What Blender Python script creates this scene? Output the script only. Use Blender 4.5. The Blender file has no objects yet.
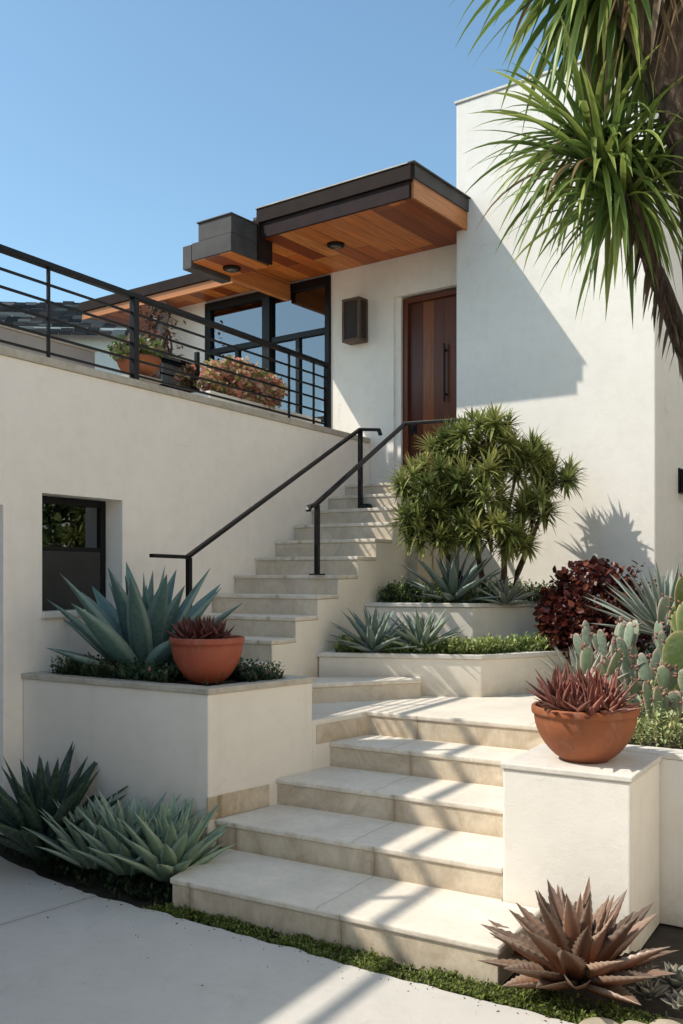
import bpy, math, random
from mathutils import Vector, noise
random.seed(7)
PI = math.pi
sc = bpy.context.scene
col = sc.collection
SUN = Vector((1.219, .889, -1.70)).normalized()     # direction the light travels

# ------------------------------------------------------------------ node helpers
class NT:
    def __init__(s, name):
        s.m = bpy.data.materials.new(name); s.m.use_nodes = True
        s.t = s.m.node_tree; s.t.nodes.clear()
        s.out = s.t.nodes.new('ShaderNodeOutputMaterial')
    def n(s, typ, **k):
        nd = s.t.nodes.new(typ)
        for a, b in k.items():
            if a.startswith('i_'):
                key = a[2:]
                nd.inputs[int(key) if key.isdigit() else key.replace('_', ' ')].default_value = b
            else: setattr(nd, a, b)
        return nd
    def l(s, a, b): s.t.links.new(a, b)
    def inp(s, nd, i, x):
        if hasattr(x, 'is_linked') or hasattr(x, 'links'): s.l(x, nd.inputs[i])
        else: nd.inputs[i].default_value = x
    def math(s, op, a, b=0.0, c=0.0, clamp=False):
        nd = s.n('ShaderNodeMath', operation=op, use_clamp=clamp)
        s.inp(nd, 0, a); s.inp(nd, 1, b); s.inp(nd, 2, c)
        return nd.outputs[0]
    def pos(s):
        return s.n('ShaderNodeNewGeometry').outputs['Position']
    def sep(s, v):
        nd = s.n('ShaderNodeSeparateXYZ'); s.l(v, nd.inputs[0]); return nd.outputs
    def comb(s, x, y, z):
        nd = s.n('ShaderNodeCombineXYZ'); s.inp(nd, 0, x); s.inp(nd, 1, y); s.inp(nd, 2, z); return nd.outputs[0]
    def scale(s, v, sc_):
        nd = s.n('ShaderNodeVectorMath', operation='MULTIPLY'); s.l(v, nd.inputs[0]); nd.inputs[1].default_value = sc_; return nd.outputs[0]
    def dot(s, v, w):
        nd = s.n('ShaderNodeVectorMath', operation='DOT_PRODUCT'); s.l(v, nd.inputs[0]); nd.inputs[1].default_value = w; return nd.outputs['Value']
    def noise(s, v, sc_, det=4, rough=.55, dist=0):
        nd = s.n('ShaderNodeTexNoise'); s.l(v, nd.inputs['Vector'])
        nd.inputs['Scale'].default_value = sc_; nd.inputs['Detail'].default_value = det
        nd.inputs['Roughness'].default_value = rough; nd.inputs['Distortion'].default_value = dist
        return nd.outputs['Fac']
    def ramp(s, f, stops):
        nd = s.n('ShaderNodeValToRGB'); e = nd.color_ramp.elements
        while len(e) < len(stops): e.new(.5)
        for i, (p, c) in enumerate(stops):
            e[i].position = p; e[i].color = (c, c, c, 1) if isinstance(c, (int, float)) else (*c, 1)
        s.l(f, nd.inputs[0]); return nd.outputs[0]
    def mix(s, f, a, b, mode='MIX'):
        nd = s.n('ShaderNodeMix', data_type='RGBA', blend_type=mode)
        s.inp(nd, 0, f)
        for i, x in ((6, a), (7, b)):
            if isinstance(x, tuple): nd.inputs[i].default_value = (*x, 1) if len(x) == 3 else x
            else: s.l(x, nd.inputs[i])
        return nd.outputs[2]
    def bump(s, h, st, dist=.01, prev=None):
        nd = s.n('ShaderNodeBump'); s.l(h, nd.inputs['Height'])
        nd.inputs['Strength'].default_value = st; nd.inputs['Distance'].default_value = dist
        if prev is not None: s.l(prev, nd.inputs['Normal'])
        return nd.outputs[0]
    def pbsdf(s, c, rough, normal=None, **k):
        nd = s.n('ShaderNodeBsdfPrincipled')
        if isinstance(c, tuple): nd.inputs['Base Color'].default_value = (*c, 1)
        else: s.l(c, nd.inputs['Base Color'])
        s.inp(nd, 'Roughness', rough) if not isinstance(rough, str) else None
        if normal is not None: s.l(normal, nd.inputs['Normal'])
        for a, b in k.items(): nd.inputs[a.replace('_', ' ')].default_value = b
        return nd
    def done(s, sh):
        s.l(sh, s.out.inputs['Surface']); return s.m

def m_stucco(name, base, zb=None, dirt=(.36, .29, .20), rough=.9, streak=.5):
    t = NT(name); p = t.pos(); x, y, z = t.sep(p)[:3]
    big = t.noise(p, 1.1, 5, .6); fine = t.noise(p, 9, 5, .65)
    c = t.mix(t.ramp(big, [(.3, 0.0), (.75, 1.0)]), base, tuple(v * .90 for v in base))
    c = t.mix(t.ramp(fine, [(.45, 0.0), (.8, .35)]), c, (base[0] * .8, base[1] * .77, base[2] * .72))
    st = t.noise(t.scale(p, (5, 5, .35)), 1.6, 4, .6)
    c = t.mix(t.ramp(st, [(.55, 0.0), (.85, streak * .5)]), c, (base[0] * .72, base[1] * .68, base[2] * .6))
    if zb is not None:
        g = t.math('SUBTRACT', 1.0, t.math('DIVIDE', t.math('SUBTRACT', z, zb), .30), clamp=True)
        g2 = t.math('MULTIPLY', t.math('POWER', g, 1.6), t.ramp(t.noise(p, 5, 5, .7), [(.3, .15), (.7, 1.0)]), clamp=True)
        c = t.mix(t.math('MULTIPLY', g2, .7), c, dirt)
    vo = t.n('ShaderNodeTexVoronoi', feature='DISTANCE_TO_EDGE'); vo.inputs['Scale'].default_value = .9
    wv = t.n('ShaderNodeVectorMath', operation='ADD'); t.l(p, wv.inputs[0])
    nv = t.n('ShaderNodeTexNoise'); t.l(p, nv.inputs['Vector']); nv.inputs['Scale'].default_value = 2.5; nv.inputs['Detail'].default_value = 6
    t.l(t.scale(nv.outputs['Color'], (.5, .5, .5)), wv.inputs[1]); t.l(wv.outputs[0], vo.inputs['Vector'])
    ck = t.math('MULTIPLY', t.math('LESS_THAN', vo.outputs['Distance'], .0022), t.ramp(big, [(.52, 0.0), (.62, .30)]))
    c = t.mix(ck, c, (base[0] * .45, base[1] * .42, base[2] * .38))
    b = t.bump(t.noise(p, 120, 3, .6), .25, .004)
    b = t.bump(t.noise(t.scale(p, (1, 1, 1.6)), 9, 5, .6, .8), .13, .012, b)
    return t.done(t.pbsdf(c, rough, b).outputs[0])

def m_stone(name, base, dark, joint_axis=None, stain=.7):
    """cast stone of the steps: mottled, with dark vertical stains on the faces"""
    t = NT(name); p = t.pos(); nrm = t.n('ShaderNodeNewGeometry').outputs['Normal']
    nz = t.math('ABSOLUTE', t.sep(nrm)[2])
    big = t.noise(p, 2.3, 6, .65); fine = t.noise(p, 22, 6, .7); sp = t.noise(p, 90, 3, .7)
    c = t.mix(t.ramp(big, [(.3, 0.0), (.72, 1.0)]), base, tuple(v * .78 for v in base))
    c = t.mix(t.ramp(fine, [(.45, 0.0), (.75, .5)]), c, tuple(v * .66 for v in base))
    c = t.mix(t.ramp(sp, [(.62, 0.0), (.72, .35)]), c, dark)
    st = t.noise(t.scale(p, (3.2, 3.2, 2.6)), 1.1, 7, .72, 1.5)
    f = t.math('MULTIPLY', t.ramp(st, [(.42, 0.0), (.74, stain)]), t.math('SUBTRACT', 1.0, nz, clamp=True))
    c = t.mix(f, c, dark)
    pat = t.noise(p, 1.7, 5, .62, 1.0)
    c = t.mix(t.math('MULTIPLY', t.ramp(pat, [(.48, 0.0), (.68, .34)]), nz), c, (base[0]*.72, base[1]*.70, base[2]*.69))
    if joint_axis:
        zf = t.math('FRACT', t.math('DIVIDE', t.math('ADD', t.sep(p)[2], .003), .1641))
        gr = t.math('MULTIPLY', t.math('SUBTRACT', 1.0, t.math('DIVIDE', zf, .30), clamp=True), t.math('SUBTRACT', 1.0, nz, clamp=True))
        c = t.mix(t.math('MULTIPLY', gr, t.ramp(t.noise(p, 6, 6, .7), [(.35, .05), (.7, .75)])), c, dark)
        x_, y_, z_ = t.sep(p)[:3]
        k = t.math('FLOOR', t.math('DIVIDE', t.math('ADD', z_, .004 if joint_axis == 1 else .002), .1641 if joint_axis == 1 else .1628))
        xx = t.math('ADD', x_, t.math('MULTIPLY', k, .137 if joint_axis == 1 else .31))
        q = t.math('DIVIDE', t.math('ADD', xx, t.math('MULTIPLY', t.math('SUBTRACT', big, .5), .05)), .93)
        dj = t.math('MULTIPLY', t.math('ABSOLUTE', t.math('SUBTRACT', t.math('FRACT', q), .5)), .93)
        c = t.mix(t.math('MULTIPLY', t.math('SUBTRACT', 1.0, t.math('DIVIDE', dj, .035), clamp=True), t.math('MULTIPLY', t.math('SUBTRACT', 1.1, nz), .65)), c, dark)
        jl = t.math('LESS_THAN', dj, .0028)
        c = t.mix(t.math('MULTIPLY', jl, .5), c, tuple(v * .5 for v in dark))
    b = t.bump(sp, .3, .003); b = t.bump(fine, .3, .006, b)
    return t.done(t.pbsdf(c, .85, b).outputs[0])

HU = (.99556, -.09411, 0); HV = (.09411, .99556, 0)
def m_planks(name, across, along, width, length, tones, rough=.42, gap=.03, vert=False):
    t = NT(name); p = t.pos()
    a = t.dot(p, across); l = t.dot(p, along)
    ai = t.math('DIVIDE', a, width); idx = t.math('FLOOR', ai); fr = t.math('SUBTRACT', ai, idx)
    wn = t.n('ShaderNodeTexWhiteNoise', noise_dimensions='1D'); t.l(idx, wn.inputs['W'])
    li = t.math('ADD', t.math('DIVIDE', l, length), t.math('MULTIPLY', wn.outputs['Value'], 7.0))
    lidx = t.math('FLOOR', li); lfr = t.math('SUBTRACT', li, lidx)
    wn2 = t.n('ShaderNodeTexWhiteNoise', noise_dimensions='2D'); t.l(t.comb(idx, lidx, 0.0), wn2.inputs['Vector'])
    n = len(tones)
    c = t.ramp(wn2.outputs['Value'], [((i + .5) / n, tones[i]) for i in range(n)])
    gv = t.comb(t.math('MULTIPLY', a, 45.0), t.math('MULTIPLY', l, 2.2), t.math('MULTIPLY', wn2.outputs['Value'], 30.0))
    g = t.noise(gv, 1.0, 6, .65, .6)
    c = t.mix(t.ramp(g, [(.35, 0.0), (.75, .75)]), c, tuple(v * .38 for v in tones[0]))
    e = t.math('MINIMUM', fr, t.math('SUBTRACT', 1.0, fr))
    gapf = t.math('LESS_THAN', e, gap * .5)
    if not vert:
        e2 = t.math('MINIMUM', lfr, t.math('SUBTRACT', 1.0, lfr))
        gapf = t.math('MAXIMUM', gapf, t.math('LESS_THAN', e2, .003))
    c = t.mix(t.math('MULTIPLY', gapf, .85), c, (.01, .006, .003))
    b = t.bump(g, .15, .003); b = t.bump(t.math('SUBTRACT', 1.0, gapf), .6, .004, b)
    return t.done(t.pbsdf(c, rough, b, Specular_IOR_Level=.35).outputs[0])

def m_metal(name, c, rough=.45, metal=.0, spec=.5):
    t = NT(name); p = t.pos()
    n1 = t.noise(p, 6, 5, .65); n2 = t.noise(p, 60, 3, .6)
    cc = t.mix(t.ramp(n1, [(.35, 0.0), (.75, 1.0)]), c, tuple(min(1, v * 1.7 + .002) for v in c))
    r = t.math('ADD', rough - .08, t.math('MULTIPLY', n1, .22))
    return t.done(t.pbsdf(cc, r, t.bump(n2, .05, .002), Metallic=metal, Specular_IOR_Level=spec).outputs[0])

def m_leaf(name, rough=.45, trans=.25, wax=.0, var=.35):
    """colour is carried by the mesh (Col); noise breaks it up; thin leaves pass some light"""
    t = NT(name); a = t.n('ShaderNodeAttribute', attribute_name='Col'); p = t.pos()
    f = t.noise(p, 18, 5, .65)
    c = t.mix(t.ramp(f, [(.3, 0.0), (.75, var)]), a.outputs['Color'], t.mix(1.0, a.outputs['Color'], (.55, .55, .5), 'MULTIPLY'))
    if wax: c = t.mix(t.ramp(t.noise(p, 40, 4, .7), [(.45, 0.0), (.8, wax)]), c, (.42, .46, .42))
    b = t.bump(t.noise(p, 70, 3, .6), .12, .003)
    pb = t.pbsdf(c, rough, b, Specular_IOR_Level=.4)
    if trans:
        tr = t.n('ShaderNodeBsdfTranslucent'); t.l(c, tr.inputs[0])
        mx = t.n('ShaderNodeMixShader'); mx.inputs[0].default_value = trans
        t.l(pb.outputs[0], mx.inputs[1]); t.l(tr.outputs[0], mx.inputs[2])
        return t.done(mx.outputs[0])
    return t.done(pb.outputs[0])

def m_simple(name, c, rough=.8, sc1=3.0, amt=.4, bump=.2, bs=40.0, dark=None):
    t = NT(name); p = t.pos()
    dark = dark or tuple(v * .55 for v in c)
    cc = t.mix(t.ramp(t.noise(p, sc1, 6, .65), [(.35, 0.0), (.75, amt)]), c, dark)
    cc = t.mix(t.ramp(t.noise(p, sc1 * 9, 5, .7), [(.5, 0.0), (.8, amt * .6)]), cc, dark)
    return t.done(t.pbsdf(cc, rough, t.bump(t.noise(p, bs, 4, .65), bump, .006)).outputs[0])

def m_glass(name, tint, fac):
    t = NT(name)
    gl = t.n('ShaderNodeBsdfGlossy'); gl.inputs['Roughness'].default_value = .015; gl.inputs['Color'].default_value = (.85, .92, 1, 1)
    nb = t.bump(t.noise(t.pos(), 1.3, 2, .5), .02, .02); t.l(nb, gl.inputs['Normal'])
    tr = t.n('ShaderNodeBsdfTransparent'); tr.inputs['Color'].default_value = (*tint, 1)
    lw = t.n('ShaderNodeFresnel'); lw.inputs['IOR'].default_value = 1.6
    f = t.math('ADD', lw.outputs[0], fac, clamp=True)
    mx = t.n('ShaderNodeMixShader'); t.l(f, mx.inputs[0]); t.l(tr.outputs[0], mx.inputs[1]); t.l(gl.outputs[0], mx.inputs[2])
    return t.done(mx.outputs[0])

def m_concrete(name):
    t = NT(name); p = t.pos()
    big = t.noise(p, .9, 6, .62); mid = t.noise(p, 7, 6, .7); fine = t.noise(p, 70, 4, .75); spk = t.noise(p, 28, 3, .8)
    c = t.mix(t.ramp(big, [(.3, 0.0), (.72, 1.0)]), (.62, .58, .525), (.52, .485, .44))
    c = t.mix(t.ramp(mid, [(.45, 0.0), (.8, .45)]), c, (.47, .44, .40))
    c = t.mix(t.ramp(fine, [(.55, 0.0), (.75, .35)]), c, (.35, .32, .28))
    c = t.mix(t.ramp(spk, [(.72, 0.0), (.77, .6)]), c, (.18, .15, .11))
    xx, yy, zz = t.sep(p)[:3]
    for (ax, ay, off) in ((.9858, -.1676, -4.417), (.9858, -.1676, -1.30)):
        dj = t.math('ABSOLUTE', t.math('SUBTRACT', t.math('ADD', t.math('MULTIPLY', xx, ax), t.math('MULTIPLY', yy, ay)), off))
        dj = t.math('ADD', dj, t.math('MULTIPLY', t.math('SUBTRACT', mid, .5), .006))
        c = t.mix(t.math('MULTIPLY', t.math('SUBTRACT', 1.0, t.math('DIVIDE', dj, .05), clamp=True), .22), c, (.30, .27, .23))
        c = t.mix(t.math('MULTIPLY', t.math('LESS_THAN', dj, .004), .75), c, (.12, .10, .08))
    st = t.noise(p, 2.6, 6, .7, 1.5)
    c = t.mix(t.ramp(st, [(.54, 0.0), (.72, .30)]), c, (.40, .36, .31))
    b = t.bump(fine, .35, .003); b = t.bump(mid, .15, .01, b)
    return t.done(t.pbsdf(c, .88, b).outputs[0])

def m_terra(name, c, rough, sc1, amt, bump, bs, dark):
    t = NT(name); p = t.pos(); nrm = t.n('ShaderNodeNewGeometry').outputs['Normal']
    cc = t.mix(t.ramp(t.noise(p, sc1, 6, .65), [(.35, 0.0), (.75, amt)]), c, dark)
    cc = t.mix(t.ramp(t.noise(t.scale(p, (8, 8, 3)), 1.6, 6, .7, .8), [(.54, 0.0), (.78, .42)]), cc, tuple(v * .6 + .16 for v in c))
    cc = t.mix(t.ramp(t.noise(p, 55, 4, .75), [(.60, 0.0), (.72, .5)]), cc, tuple(v * .5 for v in dark))
    b = t.bump(t.noise(p, bs, 4, .65), bump, .006); b = t.bump(t.noise(p, 7, 3, .5), .12, .02, b)
    return t.done(t.pbsdf(cc, rough, b).outputs[0])
M = {}
M['stucco'] = m_stucco('stucco_white', (.92, .86, .77))
M['tower'] = m_stucco('stucco_tower', (.85, .805, .74), streak=.35)
M['stucco_low'] = m_stucco('stucco_left', (.95, .875, .79), zb=0.0)
M['stucco_planter'] = m_stucco('stucco_planter', (.82, .755, .665), zb=0.02)
M['stucco_pillar'] = m_stucco('stucco_pillar', (.89, .835, .75), zb=.02, streak=.4)
M['stucco_mid'] = m_stucco('stucco_mid', (.87, .79, .675), zb=.82)
M['coping'] = m_stone('coping_stone', (.58, .52, .43), (.22, .18, .13))
M['coping_pale'] = m_stone('coping_pale', (.80, .75, .67), (.42, .36, .28), stain=.35)
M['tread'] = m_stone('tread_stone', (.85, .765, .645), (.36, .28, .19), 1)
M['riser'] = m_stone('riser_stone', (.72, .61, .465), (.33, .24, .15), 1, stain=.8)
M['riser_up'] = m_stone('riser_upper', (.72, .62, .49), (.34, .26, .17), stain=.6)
M['concrete'] = m_concrete('driveway_concrete')
M['soil'] = m_simple('soil', (.055, .042, .03), .95, 9, .7, .9, 60, (.018, .013, .01))
M['soffit'] = m_planks('cedar_soffit', HU, HV, .19, 1.3, [(.28, .055, .008), (.66, .165, .024), (.84, .32, .075), (.45, .10, .014), (.74, .225, .038)])
M['cedar'] = m_planks('cedar_board', (0, 0, 1), HV, .2, 3.0, [(.62, .25, .08), (.55, .20, .06)])
M['door'] = m_planks('mahogany_planks', HU, (0, 0, 1), .135, 9., [(.15, .038, .012), (.20, .055, .016), (.32, .098, .027), (.17, .044, .013), (.10, .024, .009)], .3, .02, True)
M['doorframe'] = m_planks('mahogany_frame', HU, (0, 0, 1), .4, 9., [(.15, .038, .015), (.16, .042, .016)], .35, .0, True)
M['black'] = m_metal('black_metal', (.004, .004, .005), .42, 0, .25)
M['iron'] = m_metal('painted_iron', (.005, .005, .006), .40, 0, .25)
M['bronze'] = m_metal('bronze_fascia', (.017, .0095, .0075), .6, 0, .10)
M['bronze2'] = m_metal('bronze_light', (.021, .012, .012), .6, 0, .10)
M['edge_highlight'] = m_metal('highlight_metal', (.30, .28, .26), .45, .3)  # pale grey that paints the roof-edge highlight
M['zinc'] = m_metal('grey_flashing', (.052, .047, .045), .6, 0, .25)
M['glass'] = m_glass('window_glass', (.46, .47, .48), .15)
M['glass_dark'] = m_glass('dark_glass', (.10, .12, .14), .13)
M['frost'] = m_simple('lantern_pane', (.030, .022, .017), .7, 4, .8, .1, 20, (.012, .009, .007))
M['lantern'] = m_metal('lantern_bronze', (.085, .052, .035), .55, 0, .3)
M['glass_smoke'] = m_glass('smoked_glass', (.25, .20, .17), .02)
M['glass_clear'] = m_glass('clear_glass', (.75, .82, .85), .16)
M['panel'] = m_simple('slate_panel', (.009, .010, .012), .5, 5, .8, .1, 30, (.022, .022, .024))
M['inside'] = m_simple('interior_plaster', (.60, .50, .38), .9, 2, .2)
M['inside_dark'] = m_simple('interior_dark', (.02, .02, .02), .9, 2, .2)
M['garage'] = m_simple('garage_grey', (.27, .28, .30), .6, 2, .15, .05)
M['warm'] = m_stucco('warm_plaster', (.92, .82, .68))
M['grey_wall'] = m_stucco('grey_render', (.38, .34, .31))
M['terra'] = m_terra('terracotta', (.35, .108, .036), .78, 3, .85, .3, 45, (.16, .055, .028))
M['terra_red'] = m_terra('terracotta_red', (.34, .075, .034), .62, 4, .5, .15, 45, (.20, .045, .024))
M['bark'] = None
M['tile'] = m_simple('roof_tile', (.06, .052, .05), .6, 6, .9, .4, 20, (.35, .33, .3))
M['diff'] = m_simple('lamp_glass', (.10, .09, .075), .25, 5, .3, .05)
M['stone'] = m_simple('river_stone', (.46, .39, .29), .8, 8, .6, .4, 60)
M['leaf'] = m_leaf('leaf_thin', .42, .30)
M['fleshy'] = m_leaf('leaf_fleshy', .52, .0, wax=.22)
M['aloe'] = m_leaf('leaf_aloe', .40, .0)
M['cactus'] = m_leaf('cactus_skin', .6, .0, wax=.35, var=.5)
M['grass'] = m_leaf('leaf_small', .55, .25)
M['hill'] = m_simple('hill_scrub', (.10, .10, .055), .95, .2, .8, .6, 2)
def m_bark():
    t = NT('bark'); p = t.pos()
    w = t.noise(t.scale(p, (14, 14, 1.5)), 1.6, 7, .7, 1.2); h = t.noise(p, 30, 5, .7)
    c = t.ramp(w, [(.30, (.020, .012, .008)), (.5, (.10, .062, .04)), (.72, (.26, .17, .11))])
    b = t.bump(w, 1.0, .03); b = t.bump(h, .5, .006, b)
    return t.done(t.pbsdf(c, .9, b).outputs[0])
M['bark'] = m_bark()

# ------------------------------------------------------------------ mesh helpers
class MB:
    def __init__(s): s.v = []; s.f = []; s.c = []; s.smooth = []
    def add(s, vs, fs, cs=None, smooth=False):
        o = len(s.v); s.v += [tuple(p) for p in vs]
        s.c += cs if cs else [(1, 1, 1)] * len(vs)
        for q in fs: s.f.append(tuple(i + o for i in q)); s.smooth.append(smooth)
    def prism(s, poly, z0, z1, top=True, bot=True):
        n = len(poly)
        ar = sum(poly[i][0] * poly[(i + 1) % n][1] - poly[(i + 1) % n][0] * poly[i][1] for i in range(n))
        if ar < 0: poly = poly[::-1]
        vs = [(x, y, z0) for x, y in poly] + [(x, y, z1) for x, y in poly]
        fs = [(i, (i + 1) % n, n + (i + 1) % n, n + i) for i in range(n)]
        if top: fs.append(tuple(range(n, 2 * n)))
        if bot: fs.append(tuple(range(n - 1, -1, -1)))
        s.add(vs, fs); return s
    def box(s, x0, x1, y0, y1, z0, z1): return s.prism([(x0, y0), (x1, y0), (x1, y1), (x0, y1)], z0, z1)
    def hbox(s, u0, u1, v0, v1, z0, z1): return s.prism([W2(u0, v0), W2(u1, v0), W2(u1, v1), W2(u0, v1)], z0, z1)
    def bar(s, a, b, w, h, up=Vector((0, 0, 1))):
        """rectangular bar from a to b, w across, h high"""
        a = Vector(a); b = Vector(b); d = (b - a).normalized()
        sd = d.cross(up)
        if sd.length < 1e-4: sd = Vector((1, 0, 0))
        sd.normalize(); u = sd.cross(d)
        vs = [q + sd * (w / 2 * i) + u * (h / 2 * j) for q in (a, b) for i, j in ((-1, -1), (1, -1), (1, 1), (-1, 1))]
        s.add(vs, [(0, 1, 2, 3), (7, 6, 5, 4), (0, 4, 5, 1), (1, 5, 6, 2), (2, 6, 7, 3), (3, 7, 4, 0)]); return s
    def tube(s, path, rad, n=8, cs=None, cap=True, jit=0):
        path = [Vector(p) for p in path]; rings = []; vs = []; cc = []
        for i, p in enumerate(path):
            d = (path[min(i + 1, len(path) - 1)] - path[max(i - 1, 0)]).normalized()
            a = d.cross(Vector((.13, .21, .97)) if abs(d.z) < .95 else Vector((1, 0, 0))).normalized(); b = a.cross(d)
            r = rad[i] if isinstance(rad, (list, tuple)) else rad
            for k in range(n):
                t = 2 * PI * k / n; rr = r * (1 + (random.uniform(-jit, jit) if jit else 0))
                vs.append(p + a * (rr * math.cos(t)) + b * (rr * math.sin(t)))
                cc.append(cs[i] if cs else (1, 1, 1))
        fs = []
        for i in range(len(path) - 1):
            for k in range(n): fs.append((i * n + k, i * n + (k + 1) % n, (i + 1) * n + (k + 1) % n, (i + 1) * n + k))
        if cap: fs.append(tuple(range(n - 1, -1, -1))); fs.append(tuple(range((len(path) - 1) * n, len(path) * n)))
        s.add(vs, fs, cc, True); return s
    def lathe(s, c, prof, n=40):
        c = Vector(c); vs = []; fs = []
        for r, z in prof:
            for k in range(n):
                t = 2 * PI * k / n; vs.append(c + Vector((r * math.cos(t), r * math.sin(t), z)))
        m = len(prof)
        for i in range(m - 1):
            for k in range(n): fs.append((i * n + k, i * n + (k + 1) % n, (i + 1) * n + (k + 1) % n, (i + 1) * n + k))
        s.add(vs, fs, None, True); return s
    def build(s, name, mat, parent=None, bevel=0, seg=2):
        me = bpy.data.meshes.new(name)
        loc = Vector(parent['_w']) if parent is not None else Vector((0, 0, 0))
        if parent is None and s.v:
            n = len(s.v); loc = Vector((sum(p[0] for p in s.v) / n, sum(p[1] for p in s.v) / n, min(p[2] for p in s.v)))
        me.from_pydata([tuple(Vector(p) - loc) for p in s.v], [], s.f)
        me.update()
        ca = me.color_attributes.new('Col', 'FLOAT_COLOR', 'POINT')
        ca.data.foreach_set('color', [x for c in s.c for x in (c[0], c[1], c[2], 1.0)])
        me.polygons.foreach_set('use_smooth', s.smooth)
        o = bpy.data.objects.new(name, me); col.objects.link(o)
        me.materials.append(M[mat] if isinstance(mat, str) else mat)
        if parent is None: o.location = loc; o['_w'] = tuple(loc)
        else:
            o.parent = parent; o['_w'] = tuple(loc)
        if bevel:
            b = o.modifiers.new('bevel', 'BEVEL'); b.width = bevel; b.segments = seg; b.limit_method = 'ANGLE'; b.angle_limit = math.radians(40)
        return o
def tag(o, label=None, cat=None, group=None, kind=None):
    if label: o['label'] = label
    if cat: o['category'] = cat
    if group: o['group'] = group
    if kind: o['kind'] = kind
    return o
def thing(name, label, cat, loc, group=None):
    o = bpy.data.objects.new(name, None); col.objects.link(o); o.location = loc; o['_w'] = tuple(loc)
    o.empty_display_size = .1
    return tag(o, label, cat, group)
E0 = (-5.18, 9.28)
def W2(a, b): return (E0[0] + a * HU[0] + b * HV[0], E0[1] + a * HU[1] + b * HV[1])
def W3(a, b, z): return Vector((*W2(a, b), z))
def lerp(a, b, t): return tuple(x + (y - x) * t for x, y in zip(a, b))
def jc(c, amt=.15, rnd=random):
    k = 1 + rnd.uniform(-amt, amt); h = rnd.uniform(-amt * .4, amt * .4)
    return (max(0, c[0] * (k + h)), max(0, c[1] * k), max(0, c[2] * (k - h)))

# ------------------------------------------------------------------ setting
g = MB(); R_ = 400
g.add([(-R_, -R_, -.03), (R_, -R_, -.03), (R_, R_, -.03), (-R_, R_, -.03)], [(0, 1, 2, 3)])
tag(g.build('ground', 'soil'), kind='structure')
edge = [(-6.5, 4.13), (-5.5, 4.12), (-5.13, 4.08), (-4.6, 3.93), (-4.2, 3.84), (-3.93, 3.80), (-3.7, 3.79), (-3.45, 3.78), (-3.2, 3.77), (-2.9, 3.75), (-2.5, 3.735), (-2.2, 3.71),
        (-1.95, 3.695), (-1.7, 3.69), (-1.47, 3.685), (-1.3, 3.69), (-1.1, 3.68), (-.9, 3.66), (-.5, 3.64), (2.48, 3.3)]
pe = []
for (a, b) in zip(edge[:-1], edge[1:]):
    for k in range(6):
        t = k / 6; x = a[0] + (b[0] - a[0]) * t; y = a[1] + (b[1] - a[1]) * t
        pe.append((x, y + .022 * noise.noise((x * 7, 0, 3)) + .012 * noise.noise((x * 23, 1, 0))))
pe.append(edge[-1])
d = MB(); d.prism([(-8.9, -3.9), (-8.9, 4.13)] + pe + [(2.49, 4.9), (2.49, -1.6), (14, -1.6), (14, -16), (-2, -16)], -.02, .012)
tag(d.build('driveway', 'concrete', None, .006), kind='structure')
# far hill
hl = MB(); nx, ny = 24, 8; hv = []
for j in range(ny + 1):
    for i in range(nx + 1):
        ang = math.radians(5 + 80 * i / nx); r = 45 + j * 22
        z = -1 + 15 * (j / ny) ** .8 * (.75 + .35 * noise.noise((i * .5, j * .4, 2)))
        hv.append((-r * math.sin(ang), r * math.cos(ang), z))
hl.add(hv, [(j * (nx + 1) + i, j * (nx + 1) + i + 1, (j + 1) * (nx + 1) + i + 1, (j + 1) * (nx + 1) + i) for j in range(ny) for i in range(nx)], None, True)
tag(hl.build('hill', 'hill'), kind='structure')

# ------------------------------------------------------------------ house
ZS, ZT, ZF = 5.247, 5.535, 2.732
house = thing('house', 'white stucco modern house with cedar soffit canopy, tall blank end wall and brown plank door', 'house', (*W2(-.2, 1.5), 0))
w = MB()
w.hbox(-3.45, -2.545, 0, .22, 2.4, ZS + .1)
w.hbox(-.548, .31, 0, .22, 2.3, ZS + .1)
w.hbox(.31, 1.266, 0, .22, 4.82, ZS + .1)
w.hbox(.31, 1.266, .15, .22, 2.3, ZF)
w.hbox(-2.545, -.548, 0, .22, 2.3, 2.80)
w.hbox(-2.545, -.548, .02, .22, 5.225, ZS + .1)
w.hbox(-3.45, -3.25, .22, 5.2, 2.4, ZS + .1)
w.hbox(-3.45, 1.266, 5.2, 5.4, 2.4, ZS + .1)
w.build('front_wall', 'stucco', house)
tw = MB(); tw.hbox(1.27, 3.285, -.31, 5.6, 0, 6.535)
tw.build('tower_wall', 'tower', house, .012)
cp = MB(); cp.hbox(1.255, 3.30, -.325, 5.6, 6.538, 6.562)
cp.build('parapet_cap', 'coping_pale', house, .004)
it = MB(); it.hbox(-3.24, .9, 3.4, 3.5, 2.4, ZS); it.hbox(-3.24, .9, .3, 3.4, 2.6, 2.72); it.hbox(-.5, -.4, .3, 3.4, 2.72, ZS)
it.build('interior_wall', 'inside', house)
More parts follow.
